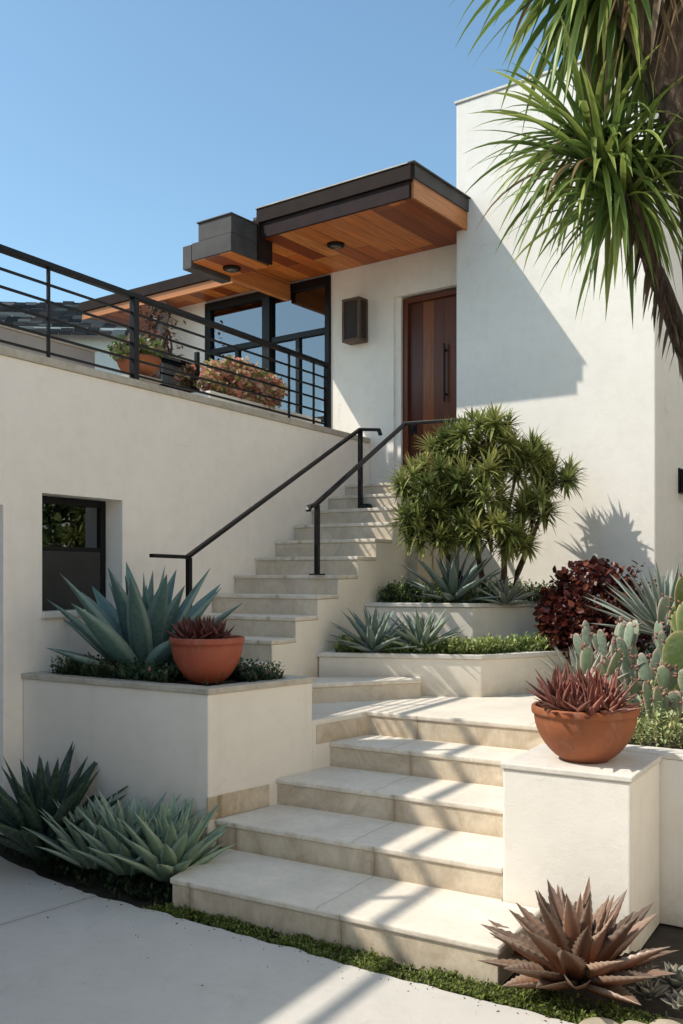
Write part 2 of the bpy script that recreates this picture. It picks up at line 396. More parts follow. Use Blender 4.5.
# roof
roof = MB()
roof.prism([W2(-.45, -1.33), W2(1.37, -1.33), W2(1.37, -.313), W2(1.266, -.313), W2(1.266, 5.3), W2(-1.19, 5.3), W2(-1.19, -1.19), W2(-.45, -1.19)], ZS + .02, ZT - .01)
rf = roof.build('roof', 'bronze', house)
x = MB(); x.hbox(-.75, 1.22, -1.12, 4.9, ZT - .012, ZT + .055); x.build('roof_upstand', 'zinc', rf, .004)
x = MB(); x.hbox(-4.45, -1.195, -.50, 5.3, ZS + .07, ZS + .2); x.build('lower_roof', 'bronze', rf, .004)
x = MB(); x.hbox(-4.36, -1.2, -.44, .0, ZS + .012, ZS + .068); x.hbox(-4.36, -3.45, .0, 5.2, ZS + .012, ZS + .068)
x.build('lower_soffit', 'soffit', rf)
x = MB(); x.hbox(-4.40, -1.2, -.475, -.442, ZS - .03, ZS + .068); x.build('lower_fascia', 'cedar', rf, .003)
x = MB(); x.prism([W2(-.45, -1.33), W2(1.355, -1.33), W2(1.355, -.313), W2(1.264, -.313), W2(1.264, -.003), W2(-1.19, -.003), W2(-1.19, -1.19), W2(-.45, -1.19)], ZS, ZS + .018)
x.build('soffit', 'soffit', rf)
x = MB(); x.hbox(-.47, 1.40, -1.385, -1.332, 5.392, ZT); x.build('fascia', 'bronze', rf, .004)
x = MB(); x.hbox(-.46, 1.372, -1.36, -1.332, ZS - .012, 5.39); x.build('fascia', 'bronze2', rf, .003)
x = MB(); x.hbox(-.48, 1.372, -1.395, -1.34, ZT + .002, ZT + .014); x.build('highlight_lip', 'edge_highlight', rf)  # metal lip, its pale grey standing in for the highlight along the edge
x = MB(); x.hbox(1.374, 1.415, -1.33, -.30, 5.415, ZT + .004); x.hbox(1.374, 1.44, -1.385, -.312, ZT + .004, ZT + .02); x.build('gutter', 'zinc', rf, .004)
x = MB(); x.hbox(1.373, 1.402, -1.33, -.314, ZS - .012, 5.413); x.build('side_board', 'cedar', rf, .003)
# boxed beam at the canopy's left end
x = MB(); x.hbox(-.998, -.45, -1.786, -1.20, 5.0, 5.18); x.build('beam_end', 'zinc', rf, .004)
x = MB(); x.hbox(-.99, -.46, -1.775, -1.21, 4.985, 4.999); x.build('beam_soffit', 'soffit', rf)
x = MB(); x.hbox(-1.19, -1.12, -1.19, -.04, 5.02, ZS - .003); x.build('beam', 'cedar', rf, .003)
x = MB(); x.hbox(-1.125, -1.0, -1.79, -1.2, 4.93, 5.17); x.build('beam', 'zinc', rf, .004)
x = MB(); x.hbox(-.91, -.452, -1.78, -1.15, 5.183, 5.365); x.hbox(-.925, -.44, -1.795, -1.14, 5.366, 5.38); x.build('chimney_box', 'zinc', rf, .004)
x = MB(); x.hbox(-.449, -.425, -1.40, -1.18, 5.01, 5.40); x.build('fascia_return', 'bronze', rf, .003)
for (a, b, z) in ((.07, -.74, ZS - .001), (-.78, -1.42, 4.984)):
    x = MB(); c0 = W3(a, b, z)
    x.lathe(c0, [(.001, -.028), (.075, -.028), (.092, -.02), (.095, 0.0), (.001, 0.0)], 28); dl = x.build('downlight', 'bronze', rf)
    x = MB(); x.lathe(c0, [(.001, -.034), (.058, -.034), (.06, -.0285)], 24); x.build('lens', 'diff', dl)
# supporting column at the terrace corner
x = MB(); x.hbox(-3.08, -2.95, -.42, -.29, 2.5, ZS + .01); x.build('column', 'grey_wall', house, .005)
# big window
fr = MB()
F_ = .075
fr.hbox(-2.54, -.553, -.03, .06, 5.12, 5.22); fr.hbox(-2.54, -.553, -.03, .06, 2.805, 2.88)
fr.hbox(-2.54, -2.44, -.03, .06, 2.88, 5.12); fr.hbox(-.62, -.553, -.03, .06, 2.88, 5.12)
fr.hbox(-1.56, -1.44, -.05, .07, 2.88, 5.12)
for a, b in ((-2.44, -1.56), (-1.44, -.62)):
    fr.hbox(a, b, -.025, .055, 4.56, 4.63); fr.hbox(a, b, -.025, .055, 3.55, 3.61)
fr.hbox(-2.03, -1.97, -.02, .05, 3.61, 4.56); fr.hbox(-1.06, -1.0, -.02, .05, 3.61, 4.56)
fo = fr.build('window', 'black', house, .004)
for a, b in ((-2.44, -1.56), (-1.44, -.62)):
    for z0, z1 in ((4.63, 5.12), (3.61, 4.56), (2.88, 3.55)):
        x = MB(); x.hbox(a + .002, b - .002, .01, .018, z0 + .002, z1 - .002); x.build('pane', 'glass', fo)
# door
df = MB(); df.hbox(.39, .455, .06, .149, ZF, 4.74); df.hbox(.39, 1.262, .06, .149, 4.74, 4.80); df.hbox(1.2, 1.262, .06, .149, ZF, 4.74)
df.build('door_frame', 'doorframe', house, .004)
x = MB(); x.hbox(.312, .388, .03, .149, ZF, 4.818); x.build('door_reveal', 'stucco', house)
dr = MB(); dr.hbox(.457, 1.198, .10, .148, ZF + .01, 4.738); door = dr.build('door', 'door', house)
x = MB(); x.bar(W3(.92, .055, 3.62), W3(.92, .055, 4.24), .018, .02); x.bar(W3(.92, .099, 3.70), W3(.92, .055, 3.70), .02, .02); x.bar(W3(.92, .099, 4.17), W3(.92, .055, 4.17), .02, .02)
x.build('door_handle', 'iron', door, .003)
x = MB(); x.hbox(.475, .545, .085, .099, 3.31, 3.43); x.hbox(.49, .53, .07, .085, 3.35, 3.39); x.build('door_lock', 'iron', door, .003)

# wall lantern beside the door
lt = thing('wall_lantern', 'tall dark bronze box lantern on the white wall left of the brown door', 'lantern', W3(-.18, 0, 4.35))
x = MB(); a0, a1, b0, b1, z0, z1 = -.262, -.022, -.18, -.012, 4.37, 4.85
for (p, q) in ((a0, a0 + .03), (a1 - .03, a1)):
    for (r, s_) in ((b0, b0 + .03), (b1 - .03, b1)): x.hbox(p, q, r, s_, z0 + .03, z1 - .03)
x.hbox(a0, a1, b0, b1, z1 - .03, z1); x.hbox(a0, a1, b0, b1, z0, z0 + .03); x.hbox(a0 + .02, a1 - .02, -.012, -.002, z0 + .02, z1 - .02)
x.build('lantern_frame', 'lantern', lt, .003)
x = MB(); x.hbox(a0 + .012, a1 - .012, b0 + .012, b1 - .004, z0 + .031, z1 - .031); x.build('lantern_glass', 'frost', lt)
x = MB(); x.tube([W3(-.18, -.1, z0 + .03), W3(-.18, -.1, z0 + .16)], .03, 10); x.build('lantern_bulb', 'diff', lt)
# small lamp on the tower's side
sl = thing('side_lamp', 'small black lamp on the shaded side of the tall end wall', 'lamp', W3(3.29, .42, 2.55))
x = MB(); x.hbox(3.287, 3.30, .34, .5, 2.54, 2.78); x.build('backplate', 'iron', sl, .003)
x = MB(); x.hbox(3.301, 3.42, .36, .48, 2.55, 2.77); x.build('lamp_body', 'iron', sl, .006)

# ------------------------------------------------------------------ left terrace wall
XW = -5.18
tws = thing('terrace_wall', 'long white stucco retaining wall below the black railing, with a deep window opening', 'wall', (-5.35, 6.5, 0))
WY0, WY1, WZ0, WZ1 = 4.60, 5.385, 1.515, 2.345
t_ = .28; pz = 3.235
w = MB()
w.box(XW - t_, XW, WY1, 9.27, 0, pz)
w.box(XW - t_, XW, 4.27, WY0, 0, pz)
w.box(XW - t_, XW, WY0, WY1, 0, WZ0)
w.box(XW - t_, XW, WY0, WY1, WZ1, pz)
w.box(XW - t_, XW, -1.5, 4.27, 2.24, pz)
w.box(XW - t_, XW, -3.0, -1.5, 0, pz)
w.build('wall', 'stucco_low', tws)
cpm = MB(); cpm.box(XW - t_ - .02, XW + .022, 3.95, 9.255, pz + .002, pz + .058); cpm.build('coping', 'coping', tws, .005)
up = MB(); up.box(XW - t_, XW, -3.0, 3.94, pz + .003, 4.20); up.build('shadow_parapet', 'stucco', tws)  # unseen raised section, added to cast the shadow edge on the driveway
x = MB(); x.box(XW - .06, XW, -3.0, 3.9, 4.46, 4.50)  # unseen bar, added to throw the thin shadow line beyond that edge
for yy in (-2.8, -1.2, .4, 2.0, 3.6): x.box(XW - .05, XW - .02, yy, yy + .03, 4.202, 4.459)
x.build('shadow_rail', 'iron', tws)
x = MB(); x.box(XW - .19, XW - .15, -1.5, 4.25, 0, 2.235); x.build('garage_door', 'garage', tws)
# window in the wall
x = MB(); gx = XW - .2
x.box(gx - .03, gx + .03, WY0, WY0 + .04, WZ0, WZ1); x.box(gx - .03, gx + .03, WY1 - .05, WY1 - .003, WZ0 + .002, WZ1 - .003)
x.box(gx - .03, gx + .03, WY0 + .04, WY1 - .05, WZ1 - .055, WZ1 - .003); x.box(gx - .03, gx + .03, WY0 + .04, WY1 - .05, WZ0 + .002, WZ0 + .05)
x.box(gx - .02, gx + .025, WY0 + .04, WY1 - .05, 1.93, 1.98)
wo = x.build('window', 'black', tws, .003)
x = MB(); x.box(gx - .004, gx + .004, WY0 + .042, WY1 - .052, 1.982, WZ1 - .057); x.build('pane', 'glass_dark', wo)
x = MB(); x.box(gx + .032, gx + .06, WY0 + .004, WY1 - .09, WZ0 + .004, 1.945); x.build('lower_panel', 'panel', wo, .004)
x = MB(); x.box(XW - .16, XW + .03, WY0 - .01, WY1 + .0, WZ0 - .045, WZ0 + .001); x.build('sill', 'coping_pale', wo, .005)
x = MB(); x.box(gx - 1.0, gx - .9, WY0 - 1, WY1 + 1, 1.2, 2.6); x.build('interior_wall', 'inside_dark', tws)
# terrace slab
x = MB(); x.prism([(-8.4, 4.0), (XW - t_ - .003, 4.0), (XW - t_ - .003, 9.29), (-8.4, 9.5)], 2.5, 2.73)
tag(x.build('terrace', 'coping_pale'), kind='structure')

# railing on the parapet
XR = XW - .06
rl = thing('terrace_railing', 'black metal railing with horizontal bars along the top of the terrace wall', 'railing', (XR, 6.3, pz + .058))
x = MB(); x.box(XR - .03, XR + .03, 1.0, 8.47, 3.945, 3.985); x.build('top_rail', 'iron', rl, .004)
for z in (3.83, 3.71, 3.59, 3.465, 3.345):
    x = MB(); x.bar((XR, 1.0, z), (XR, 8.43, z), .012, .018); x.build('bar', 'iron', rl)
def post(y, w_): 
    x = MB(); x.box(XR - w_ / 2, XR + w_ / 2, y - w_ / 2, y + w_ / 2, pz + .06, 3.944); x.build('post', 'iron', rl, .003)
post(4.71, .022); post(5.58, .055); post(3.7, .055); post(7.75, .02); post(8.2, .02); post(8.45, .045)
x = MB(); x.box(XR - .05, XR + .05, 5.53, 5.63, pz + .0585, pz + .068); x.build('base_plate', 'iron', rl)

# ------------------------------------------------------------------ steps
st1 = thing('lower_steps', 'wide pale stone steps rising from the driveway between planter and pedestal', 'steps', (-2.6, 4.6, 0))
SY = [3.87, 4.44, 4.93, 5.42, 5.80]; SZ = [.164, .328, .492, .656, .82]
XL = [-3.385, -3.53, -3.455, -3.365, -3.27]
for i in range(5):
    z0 = SZ[i] - .165 if i else -.02; z1 = SZ[i]
    xr = -1.52 if i == 0 else -1.73
    y1 = SY[i + 1] + .05 if i < 4 else 0
    if i < 4:
        back_l = (XL[i] + .1 if i else -3.5, y1); polyr = [(XL[i] + .01, SY[i] + .012), (xr - (.012 if i == 0 else 0), SY[i] + .012), (xr - (.012 if i == 0 else 0), (4.435 if i == 0 else y1)), ] + ([(-1.73, 4.436), (-1.73, y1)] if i == 0 else []) + [back_l]
        polyt = [(XL[i], SY[i]), (xr, SY[i]), (xr, (4.434 if i == 0 else y1))] + ([(-1.731, 4.435), (-1.731, y1)] if i == 0 else []) + [back_l]
    else:
        L = [(-3.262, 5.80), (-3.40, 5.262), (-5.16, 5.362), (-5.16, 5.50), (-3.95, 6.3), (-2.6, 7.6), (-1.73, 7.6), (-1.73, 5.80)]
        polyt = L; polyr = [(-3.255, 5.812), (-3.36, 5.30)] + L[2:7] + [(-1.73, 5.812)]
    x = MB(); x.prism(polyr, z0, z1 - .036); so = x.build('step', 'riser', st1, .004)
    x = MB(); x.prism(polyt, z1 - .035, z1); x.build('tread', 'tread', so, .011, 3)
# angled step up to the flight
x = MB(); P6 = [(-3.25, 6.63), (-3.92, 5.74), (-5.17, 5.38), (-5.17, 5.8), (-4.0, 6.3), (-3.3, 6.75)]
x.prism([(-3.262, 6.632), (-3.93, 5.755)] + P6[2:], .815, .934); so = x.build('step', 'riser_up', st1, .004)
x = MB(); x.prism(P6, .935, .97); x.build('tread', 'tread', so, .01, 3)
for (ax, ay, i) in ((-2.55, 3.87, 0), (-2.8, 4.44, 1), (-2.75, 4.93, 2), (-2.78, 5.42, 3), (-2.6, 5.80, 4)):
    pass
st2 = thing('upper_steps', 'narrow flight of pale steps climbing beside the wall to the brown door', 'steps', (-4.63, 7.2, .97))
XR2 = -4.09; r2 = .1628
for k in range(11):
    z1 = 1.12 + r2 * k if k < 10 else 2.732
    y = 5.50 + .32 * k + (.0 if k < 10 else .02)
    yb = y + .36 if k < 10 else 9.17
    xr = XR2 if k < 8 else (-3.98 if k < 10 else -3.92)
    x = MB(); x.box(XW + .002, xr - .012, y + .012, yb, (z1 - .2 if k else .9) if k < 8 else .9, z1 - .033); so = x.build('step', 'riser_up', st2, .004)
    if k < 10: x = MB(); x.box(XW + .002, xr, y, yb - .02, z1 - .032, z1)
    else:
        x = MB(); x.prism([(XW + .002, y), (xr, y), (xr, 8.86), (-4.0, 8.9), W2(1.26, -.0), W2(1.26, .09), W2(.32, .09), W2(.32, -.004), W2(0.0, -.004)], z1 - .032, z1)
    x.build('tread', 'tread', so, .007)
# stringer block under the flight
x = MB(); pr = [(5.5, .8), (5.5, .95)]
ys = []
for k in range(8): ys += [(5.515 + .32 * k, 1.085 + r2 * k - .001), (5.515 + .32 * (k + 1), 1.085 + r2 * k - .001)]
prof = [(5.515, .8)] + ys + [(8.4, 1.085 + r2 * 7), (8.4, .8)]
n = len(prof)
vs = [(XR2 - .25, a, b) for a, b in prof] + [(XR2 - .006, a, b) for a, b in prof]
x.add(vs, [tuple(range(n)), tuple(range(2 * n - 1, n - 1, -1))] + [(i, (i + 1) % n, n + (i + 1) % n, n + i) for i in range(n)])
bm_ = x.build('stringer', 'stucco_mid', st2)

# handrails
def handrail(X, low, lowpost_z, high, highpost, name, label, start, end, endpost=None):
    o = thing(name, label, 'handrail', (X, low[0], lowpost_z))
    x = MB(); w_, h_ = .045, .028
    pts = [Vector(p) for p in start] + [Vector((X, low[0], low[1])), Vector((X, high[0], high[1]))] + [Vector(p) for p in end]
    for a, b in zip(pts[:-1], pts[1:]):
        dd = (b - a).normalized() * .012
        x.bar(a - dd, b + dd, w_, h_)
    x.build('rail', 'iron', o, .004)
    x = MB(); x.box(X - .019, X + .019, low[0] - .019 + .02, low[0] + .019 + .02, lowpost_z, low[1] - .004); x.build('post', 'iron', o, .003)
    x = MB(); x.box(X - .05, X + .05, low[0] - .03, low[0] + .07, lowpost_z, lowpost_z + .012); x.build('base_plate', 'iron', o, .002)
    if highpost:
        y, z0, z1 = highpost
        x = MB(); x.box(X - .02, X + .02, y - .02, y + .02, z0, z1); x.build('post', 'iron', o, .003)
        x = MB(); x.lathe((X + .07, y, z0), [(.001, .07), (.045, .065), (.06, .045), (.06, 0)], 16); x.bar((X, y, z0 + .03), (X + .06, y, z0 + .03), .05, .05); x.build('base_plate', 'iron', o)
    if endpost:
        px, py, z0, z1 = endpost
        x = MB(); x.box(px - .018, px + .018, py - .018, py + .018, z0, z1); x.build('post', 'iron', o, .003)
    return o
handrail(-4.77, (5.66, 1.91), 1.12, (8.33, 3.24), (8.34, 2.42, 3.225), 'handrail', 'left black handrail, long sloping bar ending level behind the big agave', [(-4.77, 5.27, 1.915)], [(-4.60, 8.42, 3.235), (-4.585, 8.42, 3.19)])
handrail(-4.26, (6.70, 2.362), 1.771, (8.34, 3.26), None, 'handrail', 'right black handrail, its bar turning level toward the bush by the door', [(-4.26, 6.585, 2.31), (-4.26, 6.60, 2.335)], [(-3.62, 8.30, 3.238), (-3.60, 8.815, 3.238)])

# ------------------------------------------------------------------ planters
def planter(name, label, poly, z0, z1, body, cop, soil_z, cap=.035, over=.015, th=.10, shift=0):
    n = len(poly); cx = sum(p[0] for p in poly) / n; cy = sum(p[1] for p in poly) / n
    o = thing(name, label, 'planter', (cx, cy, z0))
    def off(d):
        A = sum(poly[i][0] * poly[(i + 1) % n][1] - poly[(i + 1) % n][0] * poly[i][1] for i in range(n)); sg = 1 if A > 0 else -1
        out = []
        for i in range(n):
            p, q, r = Vector(poly[i - 1]), Vector(poly[i]), Vector(poly[(i + 1) % n])
            e1 = (q - p).normalized(); e2 = (r - q).normalized()
            n1 = Vector((e1.y, -e1.x)) * sg; n2 = Vector((e2.y, -e2.x)) * sg
            b = (n1 + n2) / max(.3, 1 + n1.dot(n2)); out.append(tuple(q + b * d))
        return out
    x = MB(); x.prism(poly, z0, z1 - cap - .001); x.build('planter_wall', body, o, .007)
    outer, inner = off(over), off(-th)
    x = MB(); vs = [(*p, z1 - cap) for p in outer] + [(*p, z1) for p in outer] + [(*p, z1) for p in inner] + [(*p, z1 - cap) for p in inner]
    fs = []
    for i in range(n):
        j = (i + 1) % n
        for a, b in ((0, 1), (1, 2), (2, 3), (3, 0)): fs.append((a * n + i, a * n + j, b * n + j, b * n + i))
    x.add(vs, fs); x.build('coping', cop, o, .005)
    x = MB(); x.prism(off(-th - .004), z1 - cap - .0005, soil_z); x.build('soil', 'soil', o)
    return o, off(-th - .02)
pl1, area1 = planter('planter', 'large white stucco planter at left holding the big blue agave', [(-5.175, 4.43), (-3.55, 4.40), (-3.365, 5.25), (-5.175, 5.35)], -.02, 1.105, 'stucco_planter', 'coping', 1.085)
# the planter's low wing along the steps and its stone base course
x = MB(); x.prism([(-3.375, 5.262), (-3.262, 5.815), (-3.6, 5.815), (-3.6, 5.262)], 0, .816); x.build('planter_wing', 'stucco_planter', pl1, .006)
x = MB(); x.prism([(-3.553, 4.39), (-3.541, 4.385), (-3.44, 4.87), (-3.452, 4.875)], .33, .465); x.build('base_course', 'riser', pl1, .002)
pl2, area2 = planter('planter', 'lower cream planter box on the landing with two small agaves and ground cover', [(-4.08, 6.46), (-2.86, 6.90), (-2.42, 7.66), (-2.5, 8.2), (-4.08, 8.2)], .80, 1.15, 'stucco_mid', 'coping_pale', 1.135)
pl3, area3 = planter('planter', 'upper cream planter box by the door holding the small bushy tree', [(-4.08, 7.24), (-3.19, 7.50), (-2.72, 8.12), (-2.70, 8.70), (-4.08, 8.84)], 1.0, 1.53, 'stucco_mid', 'coping_pale', 1.51)
# pedestal
pd = thing('pedestal', 'square white stucco pedestal at the right foot of the steps carrying the orange bowl', 'pedestal', (-1.415, 4.73, 0))
x = MB(); x.box(-1.729, -1.103, 4.438, 5.03, -.02, .818); x.build('pedestal_body', 'stucco_pillar', pd, .012, 3)
x = MB(); x.box(-1.737, -1.093, 4.428, 5.05, .819, .848); x.build('pedestal_cap', 'coping_pale', pd, .006)
# raised bed on the right
bd = thing('raised_bed', 'raised garden bed with low white wall at right, full of cactus and shrubs', 'garden bed', (.3, 6.5, 0))
x = MB(); x.prism([(-1.728, 5.055), (2.49, 4.95), (2.49, 5.1), (-1.60, 5.2), (-1.60, 7.2), (-1.728, 7.2)], -.02, .83); x.build('bed_wall', 'stucco_pillar', bd, .006)
x = MB(); x.prism([(-1.729, 5.052), (2.49, 4.94), (2.49, 5.11), (-1.59, 5.21), (-1.59, 7.2), (-1.729, 7.2)], .831, .86); x.build('bed_coping', 'coping_pale', bd, .005)
x = MB()
gx0, gx1, gy0, gy1 = -1.6, 2.49, 5.1, 9.4; N = 20; vv = []
for j in range(N + 1):
    for i in range(N + 1):
        X = gx0 + (gx1 - gx0) * i / N; Y = gy0 + (gy1 - gy0) * j / N
        vv.append((X, Y, .84 + .09 * max(0, (Y - 5.4)) + .03 * noise.noise((X * 2, Y * 2, 0))))
x.add(vv, [(j * (N + 1) + i, j * (N + 1) + i + 1, (j + 1) * (N + 1) + i + 1, (j + 1) * (N + 1) + i) for j in range(N) for i in range(N)], None, True)
x.add([(-2.4, 7.45, .83), (-1.58, 7.2, .83), (-1.58, 9, 1.1), (-2.4, 9, 1.1)], [(0, 1, 2, 3)])
x.build('soil', 'soil', bd)

# ------------------------------------------------------------------ plants
def leaf(mb, base, az, e0, e1, L, Wd, c0, c1, ce=None, chan=.25, thick=.0, n=8, prof=None, twist=0, rnd=random, spine=None, teeth=0):
    """pointed leaf: elevation runs e0 -> e1 along it; colours base, tip, edge"""
    h = Vector((math.cos(az), math.sin(az), 0)); sd0 = Vector((-math.sin(az), math.cos(az), 0))
    p = Vector(base); vs = []; cs = []; fs = []
    und = thick > 0; K = 8 if und else 5
    for i in range(n + 1):
        t = i / n; e = e0 + (e1 - e0) * t
        d = h * math.cos(e) + Vector((0, 0, math.sin(e))); nr = -h * math.sin(e) + Vector((0, 0, math.cos(e)))
        sd = sd0 * math.cos(twist * t) + nr * math.sin(twist * t); nr2 = nr * math.cos(twist * t) - sd0 * math.sin(twist * t)
        if prof: wv = prof(t)
        else: wv = (.72 + .28 * math.sin(min(1, t / .45) * PI / 2)) if t < .45 else max(0, 1 - ((t - .45) / .55) ** 1.6)
        wv *= Wd / 2 * (1 + (teeth if i % 2 else -teeth)); wv = max(wv, Wd * .006)
        cc = lerp(c0, c1, t)
        edge = ce if ce else cc
        for s_ in (-1, -.5, 0, .5, 1):
            vs.append(p + sd * (wv * s_) + nr2 * (chan * wv * 2 * s_ * s_)); cs.append(edge if abs(s_) == 1 else (lerp(cc, edge, .12) if s_ else cc))
        if und:
            tk = thick * (1 - t * .8) * (wv / (Wd / 2) + .1)
            for s_ in (.6, 0, -.6):
                vs.append(p + sd * (wv * s_) + nr2 * (chan * wv * 2 * s_ * s_ - tk)); cs.append(tuple(q * .85 for q in cc))
        p = p + d * (L / n)
    for i in range(n):
        for k in range(K if und else K - 1):
            a = i * K + k; b = i * K + (k + 1) % K
            fs.append((a, b, b + K, a + K))
    mb.add(vs, fs, cs, True)
    if spine:
        pass
    return p

def agave(name, label, loc, nl, L, Wd, c0, c1, ce, emin=12, emax=86, seed=1, mat='fleshy', chan=.28, thick=.02, group=None, bend=-12, core=.03, cat='agave', var=.14, incurve=0, teeth=0, n=9):
    rnd = random.Random(seed); mb = MB(); G = PI * (3 - 5 ** .5); o0 = rnd.uniform(0, 6)
    for i in range(nl):
        t = i / (nl - 1); az = o0 + i * G + rnd.uniform(-.18, .18)
        e = math.radians(emax + (emin - emax) * t ** .85 + rnd.uniform(-6, 6))
        l = L * (.62 + .38 * math.sin(min(1, .25 + t * 1.1) * PI / 2)) * rnd.uniform(.86, 1.08)
        if t > .85: l *= .85
        b = math.radians(bend * rnd.uniform(.4, 1.5))
        cr = core * (.3 + t)
        base = Vector(loc) + Vector((math.cos(az) * cr, math.sin(az) * cr, .02 + (1 - t) * L * .07))
        k = rnd.uniform(1 - var, 1 + var); sh = .72 + .28 * (1 - abs(t - .4))
        leaf(mb, base, az, e, e + b + math.radians(incurve), l, Wd * rnd.uniform(.85, 1.1) * (.62 + .38 * min(1, t * 2 + .1)), tuple(q * k for q in c0), tuple(q * k for q in c1), tuple(q * k for q in ce), chan, thick, n, rnd=rnd, twist=rnd.uniform(-.25, .25), teeth=teeth)
    return tag(mb.build(name, mat), label, cat, group)

BL0, BL1, BLE = (.062, .115, .105), (.085, .15, .14), (.19, .25, .22)
agave('agave', 'huge blue green agave in the left planter below the wall window', (-4.50, 4.90, 1.04), 30, .83, .17, (.065, .14, .13), (.10, .20, .18), (.28, .37, .32), 27, 89, 5, thick=.03, bend=-3, core=.08)
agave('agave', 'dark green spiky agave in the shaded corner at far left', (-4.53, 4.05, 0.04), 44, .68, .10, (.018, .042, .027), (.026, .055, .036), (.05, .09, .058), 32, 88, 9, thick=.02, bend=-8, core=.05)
GG = 'grey green agaves along the foot of the planter'
agave('agave', 'leftmost of three grey green agaves along the foot of the white planter', (-4.15, 4.08, 0.03), 56, .43, .066, (.15, .22, .16), (.22, .31, .22), (.40, .47, .36), 36, 88, 11, thick=.015, bend=-9, core=.05, group=GG, n=14, teeth=.03)
agave('agave', 'middle of three grey green agaves along the foot of the white planter', (-3.87, 4.08, 0.04), 56, .48, .075, (.15, .23, .17), (.22, .32, .24), (.42, .50, .38), 36, 88, 12, thick=.016, bend=-9, core=.05, group=GG, n=14, teeth=.03)
agave('agave', 'rightmost grey green agave with broad leaves touching the lowest step', (-3.58, 4.10, 0.05), 48, .45, .092, (.17, .26, .165), (.24, .35, .225), (.46, .53, .38), 34, 88, 13, thick=.018, bend=-6, core=.05, group=GG, n=14, teeth=.03)
agave('agave', 'small grey agave in the lower planter, nearest the stairs', (-3.72, 6.72, 1.13), 42, .43, .062, (.10, .155, .125), (.15, .21, .175), (.27, .32, .27), 10, 86, 14, thick=.01, bend=-6, core=.03)
agave('agave', 'small pale agave in the lower planter right of its twin', (-3.38, 6.92, 1.13), 42, .40, .064, (.15, .215, .16), (.22, .29, .22), (.36, .40, .31), 12, 86, 15, thick=.01, bend=-6, core=.03)
agave('agave', 'blue grey agave under the small tree in the upper planter', (-3.45, 7.68, 1.50), 36, .56, .08, (.12, .18, .16), (.19, .26, .235), (.34, .39, .34), 10, 84, 16, thick=.012, bend=-6, core=.03)
agave('agave', 'grey succulent rosette beside the trunks of the small tree', (-2.98, 7.72, 1.50), 26, .30, .05, (.14, .17, .14), (.23, .25, .20), (.36, .36, .3), 8, 80, 17, thick=.012, bend=-6, core=.03)
# bronze agave, lower right
agave('agave', 'big bronze brown agave with toothed leaves beside the pedestal', (-1.215, 4.0, 0.02), 52, .43, .105, (.30, .10, .035), (.13, .082, .062), (.33, .24, .18), 4, 88, 21, thick=.016, bend=6, core=.045, chan=.36, mat='aloe', var=.45, teeth=.08, n=24)
# agave/aloe behind the cactus at right edge
agave('agave', 'pale blue spiky agave behind the cactus at the right edge', (-1.56, 7.30, 1.30), 60, .62, .055, (.17, .23, .19), (.28, .33, .28), (.42, .44, .38), 10, 86, 23, thick=.01, bend=-5, core=.05)

def bowl(name, label, c, R1, H, mat, soil=True, group=None):
    o = thing(name, label, 'bowl planter', c, group)
    prof = [(.001, 0), (R1 * .42, 0), (R1 * .46, .01)]
    for k in range(1, 11):
        t = k / 10; prof.append((R1 * (.46 + .50 * math.sin(t * PI / 2) ** .85), .01 + (H - .05) * t ** 1.12))
    prof += [(R1 * 1.0, H - .038), (R1 * 1.01, H - .03), (R1 * 1.01, H - .006), (R1 * .995, H), (R1 * .93, H), (R1 * .92, H - .01), (R1 * .90, H - .06)]
    x = MB(); x.lathe(c, prof, 56); x.build('bowl', mat, o)
    x = MB(); x.lathe(c, [(.001, H - .03), (R1 * .9, H - .035)], 32); x.build('soil', 'soil', o)
    return o
bowl('bowl_planter', 'orange terracotta bowl on the white pedestal', (-1.40, 4.72, .848), .262, .272, 'terra')
bowl('bowl_planter', 'red terracotta bowl on the corner of the left planter', (-3.80, 4.70, 1.10), .234, .285, 'terra_red')

def cluster(name, label, c, R1, nros, nl, L, Wd, c0, c1, ce, seed, emin=25, emax=86, cat='succulent', mat='aloe', thick=.012):
    rnd = random.Random(seed); mb = MB()
    for r in range(nros):
        a = rnd.uniform(0, 2 * PI); q = R1 * math.sqrt(rnd.random()) * .9
        if r == 0: q = 0
        b = Vector(c) + Vector((q * math.cos(a), q * math.sin(a), rnd.uniform(-.01, .015)))
        lean = q / R1
        for i in range(nl):
            az = i * 2.39996 + rnd.uniform(-.3, .3); t = i / nl
            # lean outwards
            e = math.radians(emax + (emin - emax) * t + rnd.uniform(-8, 8)); out = math.cos(az - a) * lean
            e = e - out * .35 if out > 0 else e - out * .15
            k = rnd.uniform(.6, 1.3); mixr = rnd.random()
            ca = lerp(c0, ce, mixr * .35)
            leaf(mb, b, az, e, e + rnd.uniform(-.1, .35), L * rnd.uniform(.65, 1.1), Wd * rnd.uniform(.8, 1.1), tuple(v * k for v in ca), tuple(v * k for v in c1), tuple(v * k for v in ce), .3, thick, 6, rnd=rnd)
    return tag(mb.build(name, mat), label, cat)
cluster('aloe', 'red pointed aloe rosettes filling the orange bowl', (-1.40, 4.72, 1.095), .22, 13, 17, .215, .034, (.20, .085, .06), (.20, .03, .026), (.36, .17, .12), 31, 15, 82, 'aloe')
cluster('aloe', 'dark red spiky aloe filling the red bowl', (-3.80, 4.70, 1.355), .18, 15, 15, .155, .03, (.10, .040, .03), (.12, .022, .02), (.20, .075, .055), 33, 20, 84, 'aloe')

